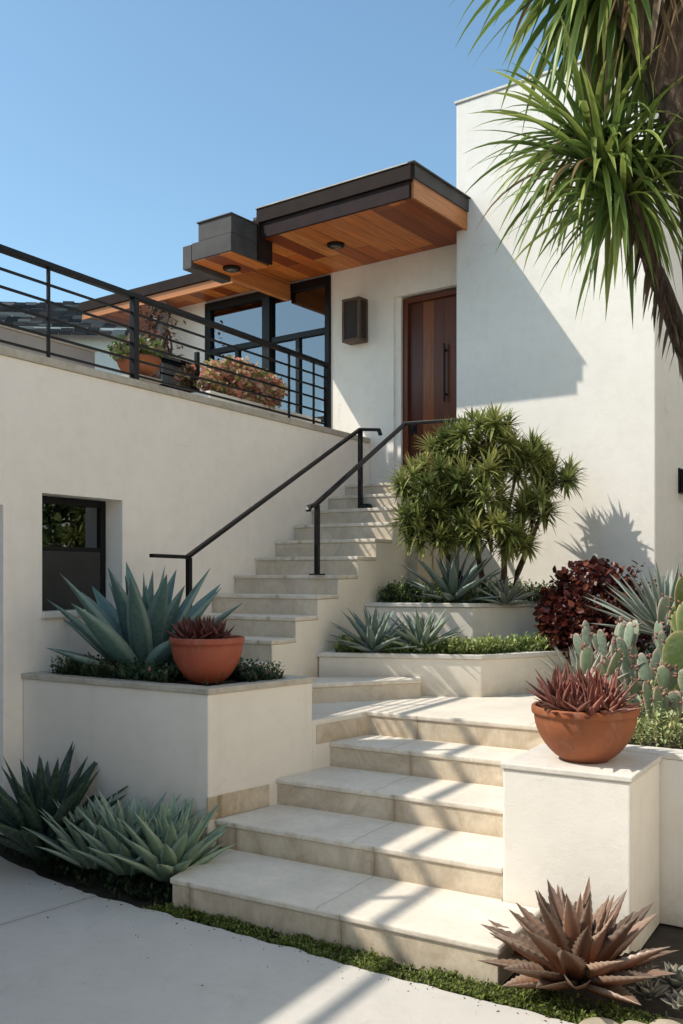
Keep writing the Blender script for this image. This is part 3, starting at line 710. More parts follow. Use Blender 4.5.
# --- ground cover (stuff)
def inside(p, poly):
    r = False; n = len(poly)
    for i in range(n):
        a, b = poly[i], poly[i - 1]
        if (a[1] > p[1]) != (b[1] > p[1]) and p[0] < (b[0] - a[0]) * (p[1] - a[1]) / (b[1] - a[1]) + a[0]: r = not r
    return r
def cover(name, label, poly, z, n, h, ls, cols, seed, avoid=(), spread=.06, tipc=None, tipp=.1, zf=None):
    rnd = random.Random(seed); mb = MB(); k = 0; tr = 0
    xs = [p[0] for p in poly]; ys_ = [p[1] for p in poly]
    while k < n and tr < n * 30:
        tr += 1
        x, y = rnd.uniform(min(xs), max(xs)), rnd.uniform(min(ys_), max(ys_))
        if not inside((x, y), poly): continue
        if any((x - a) ** 2 + (y - b) ** 2 < r * r for a, b, r in avoid): continue
        dens = noise.noise((x * 5, y * 5, seed))
        if rnd.random() > .65 + dens: continue
        k += 1; zz = zf(x, y) if zf else z
        hh = h * rnd.uniform(.4, 1.15) * (1 + .5 * dens); bc = jc(rnd.choice(cols), .25, rnd)
        lx, ly = rnd.uniform(-spread, spread), rnd.uniform(-spread, spread)
        m = 9
        for j in range(m):
            t = (j + .5) / m; az = rnd.uniform(0, 2 * PI); e = rnd.uniform(-.1, 1.2)
            p = Vector((x + lx * t, y + ly * t, zz + hh * t))
            l = ls * rnd.uniform(.6, 1.3); d = Vector((math.cos(az) * math.cos(e), math.sin(az) * math.cos(e), math.sin(e)))
            s_ = Vector((-math.sin(az), math.cos(az), 0)) * (l * .24)
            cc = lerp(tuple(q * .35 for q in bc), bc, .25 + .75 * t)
            if tipc and t > .8 and rnd.random() < tipp: cc = tipc
            mid = p + d * (l * .5) + Vector((0, 0, l * .06))
            mb.add([p, mid + s_, p + d * l, mid - s_], [(0, 1, 2, 3)], [cc] * 4)
    return tag(mb.build(name, 'grass'), label, 'ground cover', kind='stuff')
G1 = [(.075, .115, .045), (.10, .15, .06), (.055, .09, .04)]
cover('ground_cover', 'low dark green ground cover around the big blue agave', [(-5.0, 4.52), (-3.62, 4.47), (-3.46, 5.1), (-5.0, 5.2)], 1.08, 1500, .11, .035, [(.075, .13, .055), (.12, .17, .085), (.055, .09, .045)], 41, [(-3.80, 4.70, .25), (-4.47, 4.82, .1)], tipc=(.35, .12, .11), tipp=.05)
cover('ground_cover', 'bright green ground cover along the edge of the lower planter', [(-3.98, 6.53), (-2.90, 6.93), (-2.50, 7.62), (-2.6, 7.85), (-3.05, 7.2), (-3.9, 6.9)], 1.13, 1500,    .115, .034, [(.32, .40, .11), (.46, .50, .19), (.20, .28, .085)], 42, [(-3.72, 6.72, .12), (-3.38, 6.92, .12)])
cover('ground_cover', 'green ground cover under the small tree in the upper planter', [(-4.0, 7.29), (-3.2, 7.56), (-2.7, 8.05), (-2.7, 8.6), (-4.0, 8.7)], 1.50, 1900, .17, .036, [(.19, .26, .08), (.30, .36, .14), (.12, .18, .07)], 43)
zb = lambda x, y: .83 + .09 * max(0, y - 5.4)
cover('ground_cover', 'pale yellow green ground cover at the foot of the cactus', [(-1.56, 5.22), (.2, 5.2), (.2, 6.2), (-1.5, 6.6)], .84, 2000, .17, .032, [(.48, .52, .22), (.60, .60, .30), (.32, .38, .15)], 44, zf=zb)
cover('ground_cover', 'dark leafy ground cover under the spiny plants of the right bed', [(-1.7, 6.6), (.8, 6.2), (.8, 8.5), (-2.2, 8.5)], .84, 900, .16, .05, [(.05, .08, .035), (.08, .11, .05)], 45, zf=zb)
# moss strip
mp = []
for (x0, y0) in pe:
    if -3.5 < x0 < -.6: mp.append((x0, y0 + .0))
cover('moss', 'green moss strip between the lowest step and the driveway', mp + [(-.7, 3.9), (-1.40, 3.95), (-1.5, 3.86), (-3.38, 3.9)], -.01, 3600, .028, .016, [(.16, .20, .035), (.23, .27, .055), (.10, .135, .03)], 46, spread=.012)
cover('ground_cover', 'sparse low weeds in the dark soil below the left planter', [(-5.1, 4.15), (-4.4, 3.95), (-3.4, 3.83), (-3.45, 4.3), (-5.1, 4.2)], -.02, 420, .09, .032, [(.05, .075, .03), (.03, .05, .022)], 47)

# bits of leaf litter and grit along the driveway edge
rnd = random.Random(77); mb = MB()
for _ in range(190):
    k = rnd.choice(pe[10:]); x0 = k[0] + rnd.uniform(-.1, .1); y0 = k[1] - abs(rnd.gauss(0, .3 if rnd.random() < .2 else .05)); l = rnd.uniform(.002, .006) * rnd.choice((1, 1, 1.6)); a = rnd.uniform(0, 6.3)
    d_ = Vector((math.cos(a), math.sin(a), 0)) * l; s_ = Vector((-d_.y, d_.x, 0)) * rnd.uniform(.3, .8); c = Vector((x0, y0, .013)); cc = jc(rnd.choice([(.06, .045, .03), (.10, .075, .05), (.05, .06, .025)]), .3, rnd)
    mb.add([c - d_ - s_ * .5, c + d_ * .2 - s_, c + d_, c + s_ * .8, c + Vector((0, 0, l * .6))], [(0, 1, 4), (1, 2, 4), (2, 3, 4), (3, 0, 4)], [cc] * 5)
tag(mb.build('leaf_litter', 'grass'), 'dark specks of grit and leaf litter along the driveway edge', 'litter', kind='stuff')
# --- dark bush at upper planter
def leafball(name, label, cat, c, rx, ry, rz, n, ls, cols, seed, mat='leaf', stems=0, roundness=.38, base=None, parent_thing=False):
    rnd = random.Random(seed); mb = MB()
    for i in range(n):
        while True:
            p = Vector((rnd.uniform(-1, 1), rnd.uniform(-1, 1), rnd.uniform(-1, 1)))
            if p.length <= 1 and rnd.random() < .25 + .75 * p.length and noise.noise(p * 2.3 + Vector((seed, 0, 0))) > -.12: break
        q = Vector(c) + Vector((p.x * rx, p.y * ry, p.z * rz)) * rnd.uniform(.9, 1.08)
        az = rnd.uniform(0, 2 * PI); e = rnd.uniform(-.6, 1.2); l = ls * rnd.uniform(.6, 1.3)
        d = Vector((math.cos(az) * math.cos(e), math.sin(az) * math.cos(e), math.sin(e)))
        s_ = d.cross(Vector((rnd.uniform(-1, 1), rnd.uniform(-1, 1), .6))).normalized() * (l * roundness)
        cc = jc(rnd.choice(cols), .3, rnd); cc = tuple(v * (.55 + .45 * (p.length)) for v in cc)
        up = s_.cross(d).normalized() * (l * .1)
        mb.add([q, q + d * (l * .3) + s_ * .85 + up, q + d * (l * .72) + s_ * .8 + up, q + d * l, q + d * (l * .72) - s_ * .8 + up, q + d * (l * .3) - s_ * .85 + up], [(0, 1, 2, 3), (0, 3, 4, 5)], [cc] * 6)
    if not stems: return tag(mb.build(name, mat), label, cat)
    o = thing(name, label, cat, base); mb.build('foliage', mat, o)
    sb = MB()
    for k in range(stems):
        a = rnd.uniform(0, 2 * PI); e_ = Vector(c) + Vector((math.cos(a) * rx * .7, math.sin(a) * ry * .7, rnd.uniform(-.2, .8) * rz)); b = Vector(base) + Vector((rnd.uniform(-.03, .03), rnd.uniform(-.03, .03), 0))
        sb.tube([b, b.lerp(e_, .5) + Vector((0, 0, .05)), e_], [.011, .008, .004], 6)
    sb.build('stem', 'bark', o)
    return o
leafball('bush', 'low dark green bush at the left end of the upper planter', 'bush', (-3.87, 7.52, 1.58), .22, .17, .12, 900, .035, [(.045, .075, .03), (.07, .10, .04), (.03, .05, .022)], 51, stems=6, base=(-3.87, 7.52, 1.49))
# red shrub
RB = [(.125, .026, .020), (.075, .016, .015), (.20, .055, .03), (.048, .012, .013)]
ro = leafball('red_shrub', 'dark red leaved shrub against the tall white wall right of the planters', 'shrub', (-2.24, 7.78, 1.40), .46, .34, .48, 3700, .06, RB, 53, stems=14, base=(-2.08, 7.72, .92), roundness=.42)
mb = MB(); sb = MB(); rnd = random.Random(8)
for (tx, tz) in ((-1.78, 1.66), (-1.68, 1.74), (-1.84, 1.82), (-1.64, 1.62)):
    a = Vector((-2.0, 7.7, 1.3)); b = Vector((tx, 7.62, tz)); sb.tube([a, a.lerp(b, .5) + Vector((0, 0, .06)), b], [.008, .006, .003], 5)
    for k in range(34):
        t = rnd.uniform(.6, 1.05); q = a.lerp(b, t) + Vector((rnd.gauss(0, .045), rnd.gauss(0, .045), rnd.gauss(0, .045)))
        az = rnd.uniform(0, 6.3); d_ = Vector((math.cos(az), math.sin(az), rnd.uniform(-.4, .8))).normalized(); l = rnd.uniform(.035, .06); s_ = d_.cross(Vector((.3, .2, 1))).normalized() * l * .42
        mb.add([q, q + d_ * l * .35 + s_, q + d_ * l, q + d_ * l * .35 - s_], [(0, 1, 2, 3)], [jc(rnd.choice(RB), .3, rnd)] * 4)
mb.build('foliage', 'leaf', ro); sb.build('stem', 'bark', ro)

# --- rosette tree
def rosette(mb, c, axis, nl, L, Wd, c0, c1, rnd, droop=.35, seg=3, emin=-.5, emax=1.45, ce=None):
    axis = Vector(axis).normalized(); q = axis.to_track_quat('Z', 'Y').to_matrix()
    for i in range(nl):
        az = i * 2.39996 + rnd.uniform(-.2, .2); t = (i + .5) / nl; e = emax + (emin - emax) * t + rnd.uniform(-.15, .15)
        d = q @ Vector((math.cos(az) * math.cos(e), math.sin(az) * math.cos(e), math.sin(e)))
        l = L * rnd.uniform(.7, 1.1); p = Vector(c); k = rnd.uniform(.65, 1.3); vs = []; cs = []
        for j in range(seg + 1):
            u = j / seg; w_ = Wd / 2 * (.65 + .35 * u / .35 if u < .35 else max(.03, 1 - ((u - .35) / .65) ** 1.5))
            sd = d.cross(Vector((0, 0, 1)))
            if sd.length < .05: sd = Vector((math.sin(az), -math.cos(az), 0))
            sd.normalize(); n_ = sd.cross(d)
            cc = tuple(v * k for v in lerp(c0, c1, u))
            vs += [p - sd * w_ + n_ * w_ * .35, p, p + sd * w_ + n_ * w_ * .35]; cs += [tuple(v * 1.12 for v in cc), tuple(v * .85 for v in cc), tuple(v * 1.12 for v in cc)]
            p = p + d * (l / seg); d = (d + Vector((0, 0, -droop * (u + .3) / seg * 1.6))).normalized()
        fs = []
        for j in range(seg): fs += [(j * 3, j * 3 + 1, j * 3 + 4, j * 3 + 3), (j * 3 + 1, j * 3 + 2, j * 3 + 5, j * 3 + 4)]
        mb.add(vs, fs, cs)
rnd = random.Random(61)
bt = thing('bushy_tree', 'small multi trunk tree with narrow leaf rosettes in the upper planter beside the door', 'tree', (-3.2, 7.9, 1.5))
mb = MB(); tb = MB()
cl = []
# crown lobes measured off the picture: (x along the house, height, radius)
lobes = [(-3.221, 2.931, .37, 7.804), (-3.01, 2.782, .30, 8.105), (-2.726, 2.621, .23, 8.275), (-3.592, 2.579, .26, 7.465), (-3.585, 2.275, .20, 7.35), (-3.176, 2.513, .27, 7.539), (-3.04, 2.17, .25, 7.562), (-2.817, 2.353, .19, 7.929), (-3.517, 2.836, .25, 7.801), (-3.506, 2.434, .18, 7.691), (-3.33, 2.12, .18, 7.5), (-3.58, 2.12, .17, 7.4), (-2.9, 2.06, .16, 7.7)]
trunks = [((-3.30, 7.86, 1.49), (-3.52, 7.65, 2.0)), ((-3.22, 7.9, 1.49), (-3.3, 7.8, 2.1)), ((-3.10, 7.9, 1.49), (-3.05, 7.85, 2.1)), ((-3.05, 7.93, 1.49), (-2.84, 8.0, 2.1))]
for a, b in trunks: tb.tube([a, Vector(a).lerp(Vector(b), .5) + Vector((rnd.uniform(-.04, .04), 0, 0)), b], [.035, .028, .022], 8, jit=.08)
for (lx, lz, lr, ly) in lobes:
    tr = min(trunks, key=lambda t: (t[1][0] - lx) ** 2)
    e = Vector((lx, ly, lz - .05)); b = Vector(tr[1]); tb.tube([b, b.lerp(e, .5) + Vector((0, 0, .03)), e], [.022, .015, .009], 6)
    for k in range(int(9 + lr * lr * 145)):
        while True:
            p = Vector((rnd.uniform(-1, 1), rnd.uniform(-1, 1), rnd.uniform(-.8, 1)))
            if .35 < p.length < 1: break
        q = Vector((lx, ly, lz)) + Vector((p.x * lr * .92, p.y * lr * .85, p.z * lr * .66))
        ax = p + Vector((0, 0, .9))
        tone = rnd.choice([((.22, .26, .07), (.52, .52, .18)), ((.14, .19, .055), (.30, .35, .10)), ((.19, .215, .065), (.44, .42, .14)), ((.09, .125, .04), (.19, .23, .07)), ((.14, .18, .05), (.30, .32, .09))])
        rosette(mb, q, ax, rnd.choice((20, 30, 36)), rnd.uniform(.16, .245), .029, tone[0], tone[1], rnd, .45, 3, -.7, 1.4)
        if rnd.random() < .5: tb.tube([e, q], [.007, .005], 5)
mb.build('crown', 'leaf', bt); tb.build('trunk', 'bark', bt)

# --- prickly pear
def pad(mb, base, tilt_az, tilt, face_az, L, Wd, T, c0, c1, ce, rnd):
    """flat, egg shaped pad rising from base"""
    up = Vector((math.sin(tilt) * math.cos(tilt_az), math.sin(tilt) * math.sin(tilt_az), math.cos(tilt)))
    fn = Vector((math.cos(face_az), math.sin(face_az), 0)); fn = (fn - up * fn.dot(up)).normalized(); sd = up.cross(fn)
    nu, nv = 16, 14; vs = []; cs = []; k = rnd.uniform(.75, 1.2)
    for j in range(nv + 1):
        ph = PI * j / nv; t = (1 - math.cos(ph)) / 2; rr = math.sin(ph)
        wv = rr * (.58 + .60 * t)
        for i in range(nu):
            th = 2 * PI * i / nu; x_ = math.cos(th); y_ = math.sin(th)
            vs.append(Vector(base) + up * (L * t) + sd * (Wd / 2 * wv * x_) + fn * (T / 2 * rr * y_))
            f = min(1, max(0, abs(x_) ** 6 * .8 if rr > .3 else 0) + max(0, (t - .9) / .1) * .9)
            cs.append(tuple(v * k for v in lerp(lerp(c0, c1, t), ce, f)))
    fs = [(j * nu + i, j * nu + (i + 1) % nu, (j + 1) * nu + (i + 1) % nu, (j + 1) * nu + i) for j in range(nv) for i in range(nu)]
    mb.add(vs, fs, cs, True)
    # areoles and spines as tiny tufts
    for _ in range(34):
        t = rnd.uniform(.12, .98); rr = math.sqrt(max(0, 1 - (2 * t - 1) ** 2)); x_ = rnd.uniform(-.85, .85); y_ = math.sqrt(1 - x_ * x_) * rnd.choice((-1, 1))
        p = Vector(base) + up * (L * t) + sd * (Wd / 2 * rr * (.70 + .48 * t) * x_) + fn * (T / 2 * rr * y_ * 1.02)
        d = (fn * y_ + sd * x_ * .5 + Vector((rnd.uniform(-.4, .4), rnd.uniform(-.4, .4), rnd.uniform(-.2, .5)))).normalized() * rnd.uniform(.012, .022)
        s_ = d.cross(up).normalized() * .0022
        mb.add([p - s_, p + s_, p + d], [(0, 1, 2)], [(.55, .42, .30)] * 3)
    # edge buds
    for m in range(3):
        t = rnd.uniform(.72, .99); rr = math.sqrt(max(0, 1 - (2 * t - 1) ** 2)); sg = rnd.choice((-1, 1))
        p = Vector(base) + up * (L * t) + sd * (Wd / 2 * rr * (.70 + .48 * t) * sg)
        o_ = (sd * sg * rr + up * (t - .4)).normalized()
        mb.tube([p, p + o_ * .012, p + o_ * .026], [.007, .008, .002], 6, [(.30, .12, .09), (.36, .16, .12), (.30, .10, .08)])
    return Vector(base) + up * (L * .96)
def cactus(name, label, c, pads, seed, c0, c1, ce, h=.3, sx=.26, sy=.2, wr=.42):
    rnd = random.Random(seed); mb = MB()
    tops = []
    for k in range(pads):
        b = Vector(c) + Vector((rnd.uniform(-sx, sx), rnd.uniform(-sy, sy), -.03))
        tp = pad(mb, b, rnd.uniform(0, 6.3), rnd.uniform(.02, .25), rnd.uniform(-2.2, -.2), h * rnd.uniform(.8, 1.2), h * wr * rnd.uniform(.85, 1.2), .021, c0, c1, ce, rnd); tops.append(tp)
        for q in range(rnd.choice((1, 1, 2)) if wr > .4 else rnd.choice((0, 0, 1))):
            t2 = pad(mb, tp - Vector((0, 0, .015)), rnd.uniform(0, 6.3), rnd.uniform(.1, .5), rnd.uniform(-2.2, -.2), h * rnd.uniform(.55, .85), h * wr * rnd.uniform(.75, 1.0), .019, c0, c1, ce, rnd)
            if rnd.random() < .15: pad(mb, t2 - Vector((0, 0, .015)), rnd.uniform(0, 6.3), rnd.uniform(.1, .5), rnd.uniform(-2.2, -.2), h * rnd.uniform(.5, .7), h * .32, .028, c0, c1, ce, rnd)
    return tag(mb.build(name, 'cactus'), label, 'cactus')
PG0, PG1, PGE = (.14, .20, .12), (.20, .26, .17), (.42, .22, .17)
cactus('prickly_pear', 'pale green prickly pear with pinkish pad edges, behind the orange bowl', (-1.36, 5.75, .86), 28, 71, (.19, .28, .15), (.29, .37, .22), (.62, .40, .32), .28, .38, .18, .36)
cactus('prickly_pear', 'clump of slender grey green upright pads nearest the red shrub', (-1.68, 6.62, .93), 36, 72, (.20, .29, .19), (.30, .38, .27), (.66, .46, .38), .33, .34, .24, .28)
agave('agave', 'spiky grey green succulent with pink edged leaves between the red shrub and the cactus', (-1.90, 6.42, .93), 40, .40, .06, (.18, .26, .19), (.27, .34, .26), (.58, .40, .34), 30, 88, 74, thick=.012, bend=-4, core=.05)
cactus('prickly_pear', 'tall deep green prickly pear with large round pads at the right edge', (-1.05, 6.3, .98), 7, 73, (.12, .20, .05), (.20, .28, .08), (.44, .36, .16), .42, .20, .2, .52)
# --- small succulents and stones, lower right
def succ(c, L, n, seed, label):
    return agave('succulent', label, c, n, L, L * .5, (.16, .19, .13), (.24, .24, .18), (.34, .26, .21), 5, 80, seed, thick=.012, bend=10, core=.01, cat='succulent', mat='fleshy')
succ((-.93, 4.06, .0), .085, 22, 81, 'grey green succulent rosette at the right of the bronze agave')
succ((-.86, 4.22, .0), .10, 22, 82, 'largest small succulent rosette, below the pedestal side')
succ((-.80, 4.02, .0), .075, 20, 83, 'small succulent rosette nearest the lower right corner')
succ((-1.0, 4.24, .0), .07, 20, 84, 'little succulent tucked behind the bronze agave by the pedestal')
rnd = random.Random(5)
for k, (sx, sy, sr) in enumerate([(-1.02, 3.66, .085), (-.90, 3.72, .07), (-.80, 3.80, .07)]):
    mb = MB(); nu, nv = 14, 9; vs = []
    sq = rnd.uniform(.28, .36); el = rnd.uniform(.75, 1.15)
    for j in range(nv + 1):
        ph = PI * j / nv
        for i in range(nu):
            th = 2 * PI * i / nu; p = Vector((math.sin(ph) * math.cos(th) * el, math.sin(ph) * math.sin(th), -math.cos(ph) * sq)); p *= 1 + .14 * noise.noise(p * 1.7 + Vector((k * 3, 0, 0)))
            vs.append(Vector((sx, sy, .02)) + p * sr)
    mb.add(vs, [(j * nu + i, j * nu + (i + 1) % nu, (j + 1) * nu + (i + 1) % nu, (j + 1) * nu + i) for j in range(nv) for i in range(nu)], None, True)
    tag(mb.build('stone', 'stone'), 'smooth pale edging stone in front of the bronze agave', 'stone', 'edging stones before the bronze agave')

# --- palm-like yucca tree at right
rnd = random.Random(91)
yt = thing('yucca_tree', 'tall yucca tree with furrowed trunk and long drooping sword leaves at the upper right', 'tree', (-.80, 5.35, .86))
# camera-right / forward axes just to describe the lean
RX = Vector((.858, .5135, 0)); FX = Vector((-.5135, .858, 0))
B0 = Vector((-.80, 5.35, .85))
def q_(r, f, z): return B0 + RX * r + FX * f + Vector((0, 0, z - .85))
V_ = lambda L: [Vector(p) for p in L]
main = V_([(-0.791, 5.354, .80), (-0.813, 5.34, 1.854), (-0.849, 5.319, 2.591), (-0.876, 5.303, 3.064), (-0.904, 5.286, 3.706), (-0.962, 5.251, 4.096), (-1.075, 5.184, 4.506), (-1.184, 5.119, 4.827), (-1.261, 5.014, 5.083)])
tb = MB(); pp = [];
def dens(path, n):
    out = []
    for i in range(n + 1):
        t = i / n * (len(path) - 1); k = min(int(t), len(path) - 2); f = t - k
        p0, p1, p2, p3 = path[max(k - 1, 0)], path[k], path[k + 1], path[min(k + 2, len(path) - 1)]
        out.append(.5 * ((2 * p1) + (p2 - p0) * f + (2 * p0 - 5 * p1 + 4 * p2 - p3) * f * f + (3 * p1 - p0 - 3 * p2 + p3) * f ** 3))
    return out
mp_ = dens(main, 60)
tb.tube(mp_, [.165 - .02 * min(1, i / 30) + .05 * max(0, (i - 34) / 26) for i in range(61)], 26, jit=.07)
right = dens(V_([(-0.931, 5.27, 3.8), (-0.894, 5.292, 4.327), (-0.814, 5.282, 4.719), (-0.731, 5.273, 5.15)]), 20)
tb.tube(right, [.11 - .002 * i for i in range(21)], 18, jit=.07)
br = dens(V_([(-0.80, 5.80, .80), (-0.854, 5.782, 1.405), (-0.903, 5.753, 2.087), (-0.995, 5.698, 2.599), (-1.073, 5.593, 2.985), (-1.159, 5.483, 3.281), (-1.233, 5.38, 3.526), (-1.301, 5.281, 3.8), (-1.362, 5.245, 4.019)]), 40)
tb.tube(br, [.066 - .0006 * i for i in range(41)], 14, jit=.1)
tb.build('trunk', 'bark', yt)
def sword(mb, c, d, L, Wd, c0, c1, droop, seg=9):
    d = Vector(d).normalized(); p = Vector(c); vs = []; cs = []
    sd = d.cross(Vector((0, 0, 1))); 
    if sd.length < .05: sd = Vector((1, 0, 0))
    sd.normalize(); tw = rnd.uniform(-.6, .6); k = rnd.uniform(.6, 1.3)
    for j in range(seg + 1):
        u = j / seg; w_ = Wd / 2 * (.55 + .45 * min(1, u / .3)) * (1 if u < .4 else max(.02, 1 - ((u - .4) / .6) ** 1.5))
        s2 = sd - d * sd.dot(d); s2.normalize(); n_ = s2.cross(d)
        sx = s2 * math.cos(tw * u) + n_ * math.sin(tw * u); nx_ = n_ * math.cos(tw * u) - s2 * math.sin(tw * u)
        cc = tuple(v * k for v in lerp(c0, c1, u)); ed = tuple(v * 1.25 for v in cc)
        vs += [p - sx * w_ + nx_ * w_ * .38, p, p + sx * w_ + nx_ * w_ * .38]; cs += [ed, tuple(v * .85 for v in cc), ed]
        p = p + d * (L / seg); d = (d + Vector((0, 0, -droop / seg * (.4 + 1.4 * u)))).normalized()
    fs = []
    for j in range(seg): fs += [(j * 3, j * 3 + 1, j * 3 + 4, j * 3 + 3), (j * 3 + 1, j * 3 + 2, j * 3 + 5, j * 3 + 4)]
    mb.add(vs, fs, cs, True)
GAIN = 1.0
def head(mb, c, axis, n, L, Wd, emin, emax, droop, spread=.10):
    q = Vector(axis).normalized().to_track_quat('Z', 'Y').to_matrix()
    for i in range(n):
        az = i * 2.39996 + rnd.uniform(-.2, .2); t = (i + .5) / n; e = emax + (emin - emax) * t + rnd.uniform(-.12, .12)
        d = q @ Vector((math.cos(az) * math.cos(e), math.sin(az) * math.cos(e), math.sin(e)))
        cc = Vector(c) + q @ Vector((0, 0, spread * (1 - 2 * t)))
        r = rnd.random()
        if r < .05: c0, c1 = (.30, .19, .08), (.34, .24, .12)
        elif r < .5: c0, c1 = (.18, .25, .05), (.40, .46, .13)
        else: c0, c1 = (.09, .145, .035), (.19, .28, .065)
        c0 = tuple(v * GAIN for v in c0); c1 = tuple(v * GAIN for v in c1)
        sword(mb, cc, d, L * rnd.uniform(.75, 1.08), Wd * rnd.uniform(.8, 1.15), c0, c1, droop * rnd.uniform(.6, 1.3) * (1.25 if d.z < .3 else .8))
mb = MB()
head(mb, (-1.40, 5.24, 5.12), (-.45, -.35, .7), 190, .90, .050, -1.35, 1.0, 1.05, .2)
head(mb, (-1.53, 5.15, 5.22), (-.8, -.2, .5), 80, .72, .046, -1.2, 1.1, 1.0, .16)
head(mb, (-1.34, 5.22, 5.02), (-.4, -.45, .2), 110, .92, .050, -1.45, .3, 1.2, .2)
head(mb, (-0.70, 5.30, 5.5), (.3, -.1, .9), 70, .85, .05, -1.0, 1.3, 1.0, .16)
GAIN = 1.0
head(mb, (-1.50, 5.25, 4.20), (-.80, -.40, .05), 110, .66, .034, -1.2, 1.2, 1.05, .14)
head(mb, (-1.39, 5.20, 4.02), (-.65, -.50, -.05), 120, .72, .036, -1.3, 1.2, 1.15, .16)
head(mb, (-1.30, 5.29, 3.86), (-.50, -.45, -.30), 100, .66, .034, -1.2, 1.1, .95, .16)
GAIN = 1.0
mb.build('crown', 'leaf', yt)
# dry hanging leaves under the heads
mb = MB()
for _ in range(46):
    t = rnd.random(); c = Vector((-1.1, 5.02, 4.95)) + RX * rnd.uniform(-.2, .35) + FX * rnd.uniform(-.15, .1) + Vector((0, 0, rnd.uniform(-.1, .2))); a = rnd.uniform(0, 6.3)
    k = rnd.uniform(.5, 1.2)
    sword(mb, c, (math.cos(a) * .35, math.sin(a) * .35, -.9), rnd.uniform(.35, .7), .036, tuple(v * k for v in (.24, .15, .075)), tuple(v * k for v in (.36, .26, .15)), .5, 6)
for _ in range(60):
    t = rnd.uniform(.55, .98); c = br[int(t * 40)]; a = rnd.uniform(0, 6.3); k = rnd.uniform(.4, 1.1)
    sword(mb, c, (math.cos(a) * .3, math.sin(a) * .3, -.9), rnd.uniform(.16, .34), .026, tuple(v * k for v in (.20, .12, .06)), tuple(v * k for v in (.30, .21, .12)), .4, 5)
mb.build('dry_leaves', 'leaf', yt)

# ------------------------------------------------------------------ terrace things seen through the railing
tp = thing('planter_box', 'long pale planter box on the terrace below the big window', 'planter', (-5.95, 7.9, 2.73))
x = MB(); x.box(-6.2, -5.62, 7.0, 8.95, 2.733, 3.50); x.build('box', 'stucco', tp, .006)
x = MB(); x.box(-6.15, -5.67, 7.05, 8.90, 3.49, 3.51); x.build('soil', 'soil', tp)
leafball('flowering_bush', 'pink and cream flowering bush on the terrace behind the railing', 'bush', (-5.80, 7.72, 3.66), .27, .66, .26, 4200, .055, [(.72, .30, .24), (.78, .50, .34), (.70, .26, .22), (.55, .48, .20), (.36, .36, .12), (.80, .60, .42)], 101, stems=8, base=(-5.80, 7.72, 3.5))
bowl('bowl_planter', 'shallow orange bowl planter on the terrace behind the railing', (-6.05, 6.50, 3.58), .20, .17, 'terra')
x = MB(); pdl = thing('plinth', 'grey plinth under the shallow orange bowl on the terrace', 'plinth', (-6.05, 6.45, 2.73)); x.box(-6.2, -5.9, 6.30, 6.60, 2.733, 3.52); x.build('plinth_body', 'grey_wall', pdl, .005)
x = MB(); x.box(-6.22, -5.88, 6.28, 6.62, 3.521, 3.559); x.build('plinth_cap', 'coping', pdl, .004)
leafball('leafy_plant', 'light green plant spilling from the terrace bowl', 'plant', (-6.05, 6.47, 3.80), .24, .24, .12, 600, .07, [(.20, .26, .07), (.30, .33, .13), (.14, .19, .06), (.36, .24, .18)], 103, stems=6, base=(-6.05, 6.45, 3.70))
# vine on the column
vo = thing('climbing_vine', 'bare reddish vine twisting up the column at the terrace corner', 'vine', W3(-3.02, -.5, 2.75))
vb = MB(); vl = MB(); rnd = random.Random(104)
for k in range(12):
    ph = rnd.uniform(0, 6.3); pts = []
    for i in range(26):
        t = i / 25; a = ph + t * rnd.choice((7, 7.2)); r = .11 + .05 * math.sin(t * 9 + ph)
        pts.append(W3(-3.02 - .06 * (1 if k % 2 else -.2) + r * math.cos(a), -.36 + r * math.sin(a), 2.75 + t * 2.4 + rnd.uniform(-.02, .02)))
    vb.tube(pts, [.014] * 26, 5)
for _ in range(1100):
    t = rnd.uniform(.35, 1) ** .7; p = W3(-3.04 + rnd.gauss(0, .13), -.4 + rnd.gauss(0, .12), 2.75 + 2.4 * t + rnd.uniform(-.1, .1)); az = rnd.uniform(0, 6.3); l = rnd.uniform(.05, .09)
    d_ = Vector((math.cos(az), math.sin(az), rnd.uniform(-.9, .3))).normalized(); s_ = d_.cross(Vector((.2, .3, 1))).normalized() * l * .3
    vl.add([p, p + d_ * l * .4 + s_, p + d_ * l, p + d_ * l * .4 - s_], [(0, 1, 2, 3)], [jc(rnd.choice([(.20, .075, .06), (.26, .12, .09), (.16, .12, .06)]), .3, rnd)] * 4)
vb.build('stem', 'bark', vo); vl.build('foliage', 'leaf', vo)
gs = thing('glass_screen', 'low clear glass screen with a black post on the terrace', 'screen', (-5.9, 6.9, 2.73))
x = MB(); x.box(-5.905, -5.895, 6.62, 7.12, 2.75, 3.80); x.build('pane', 'glass', gs)
x = MB(); x.box(-5.92, -5.88, 7.125, 7.165, 2.733, 3.92); x.build('post', 'iron', gs, .003)
lw = thing('low_wall', 'plain grey rendered wall on the far side of the terrace', 'wall', (-6.75, 5.2, 2.73))
x = MB(); x.box(-6.85, -6.6, 2.6, 6.5, 2.733, 3.87); x.build('wall', 'grey_wall', lw, .006)
x = MB(); x.box(-6.87, -6.58, 2.59, 6.51, 3.871, 3.905); x.build('coping', 'coping', lw, .004)

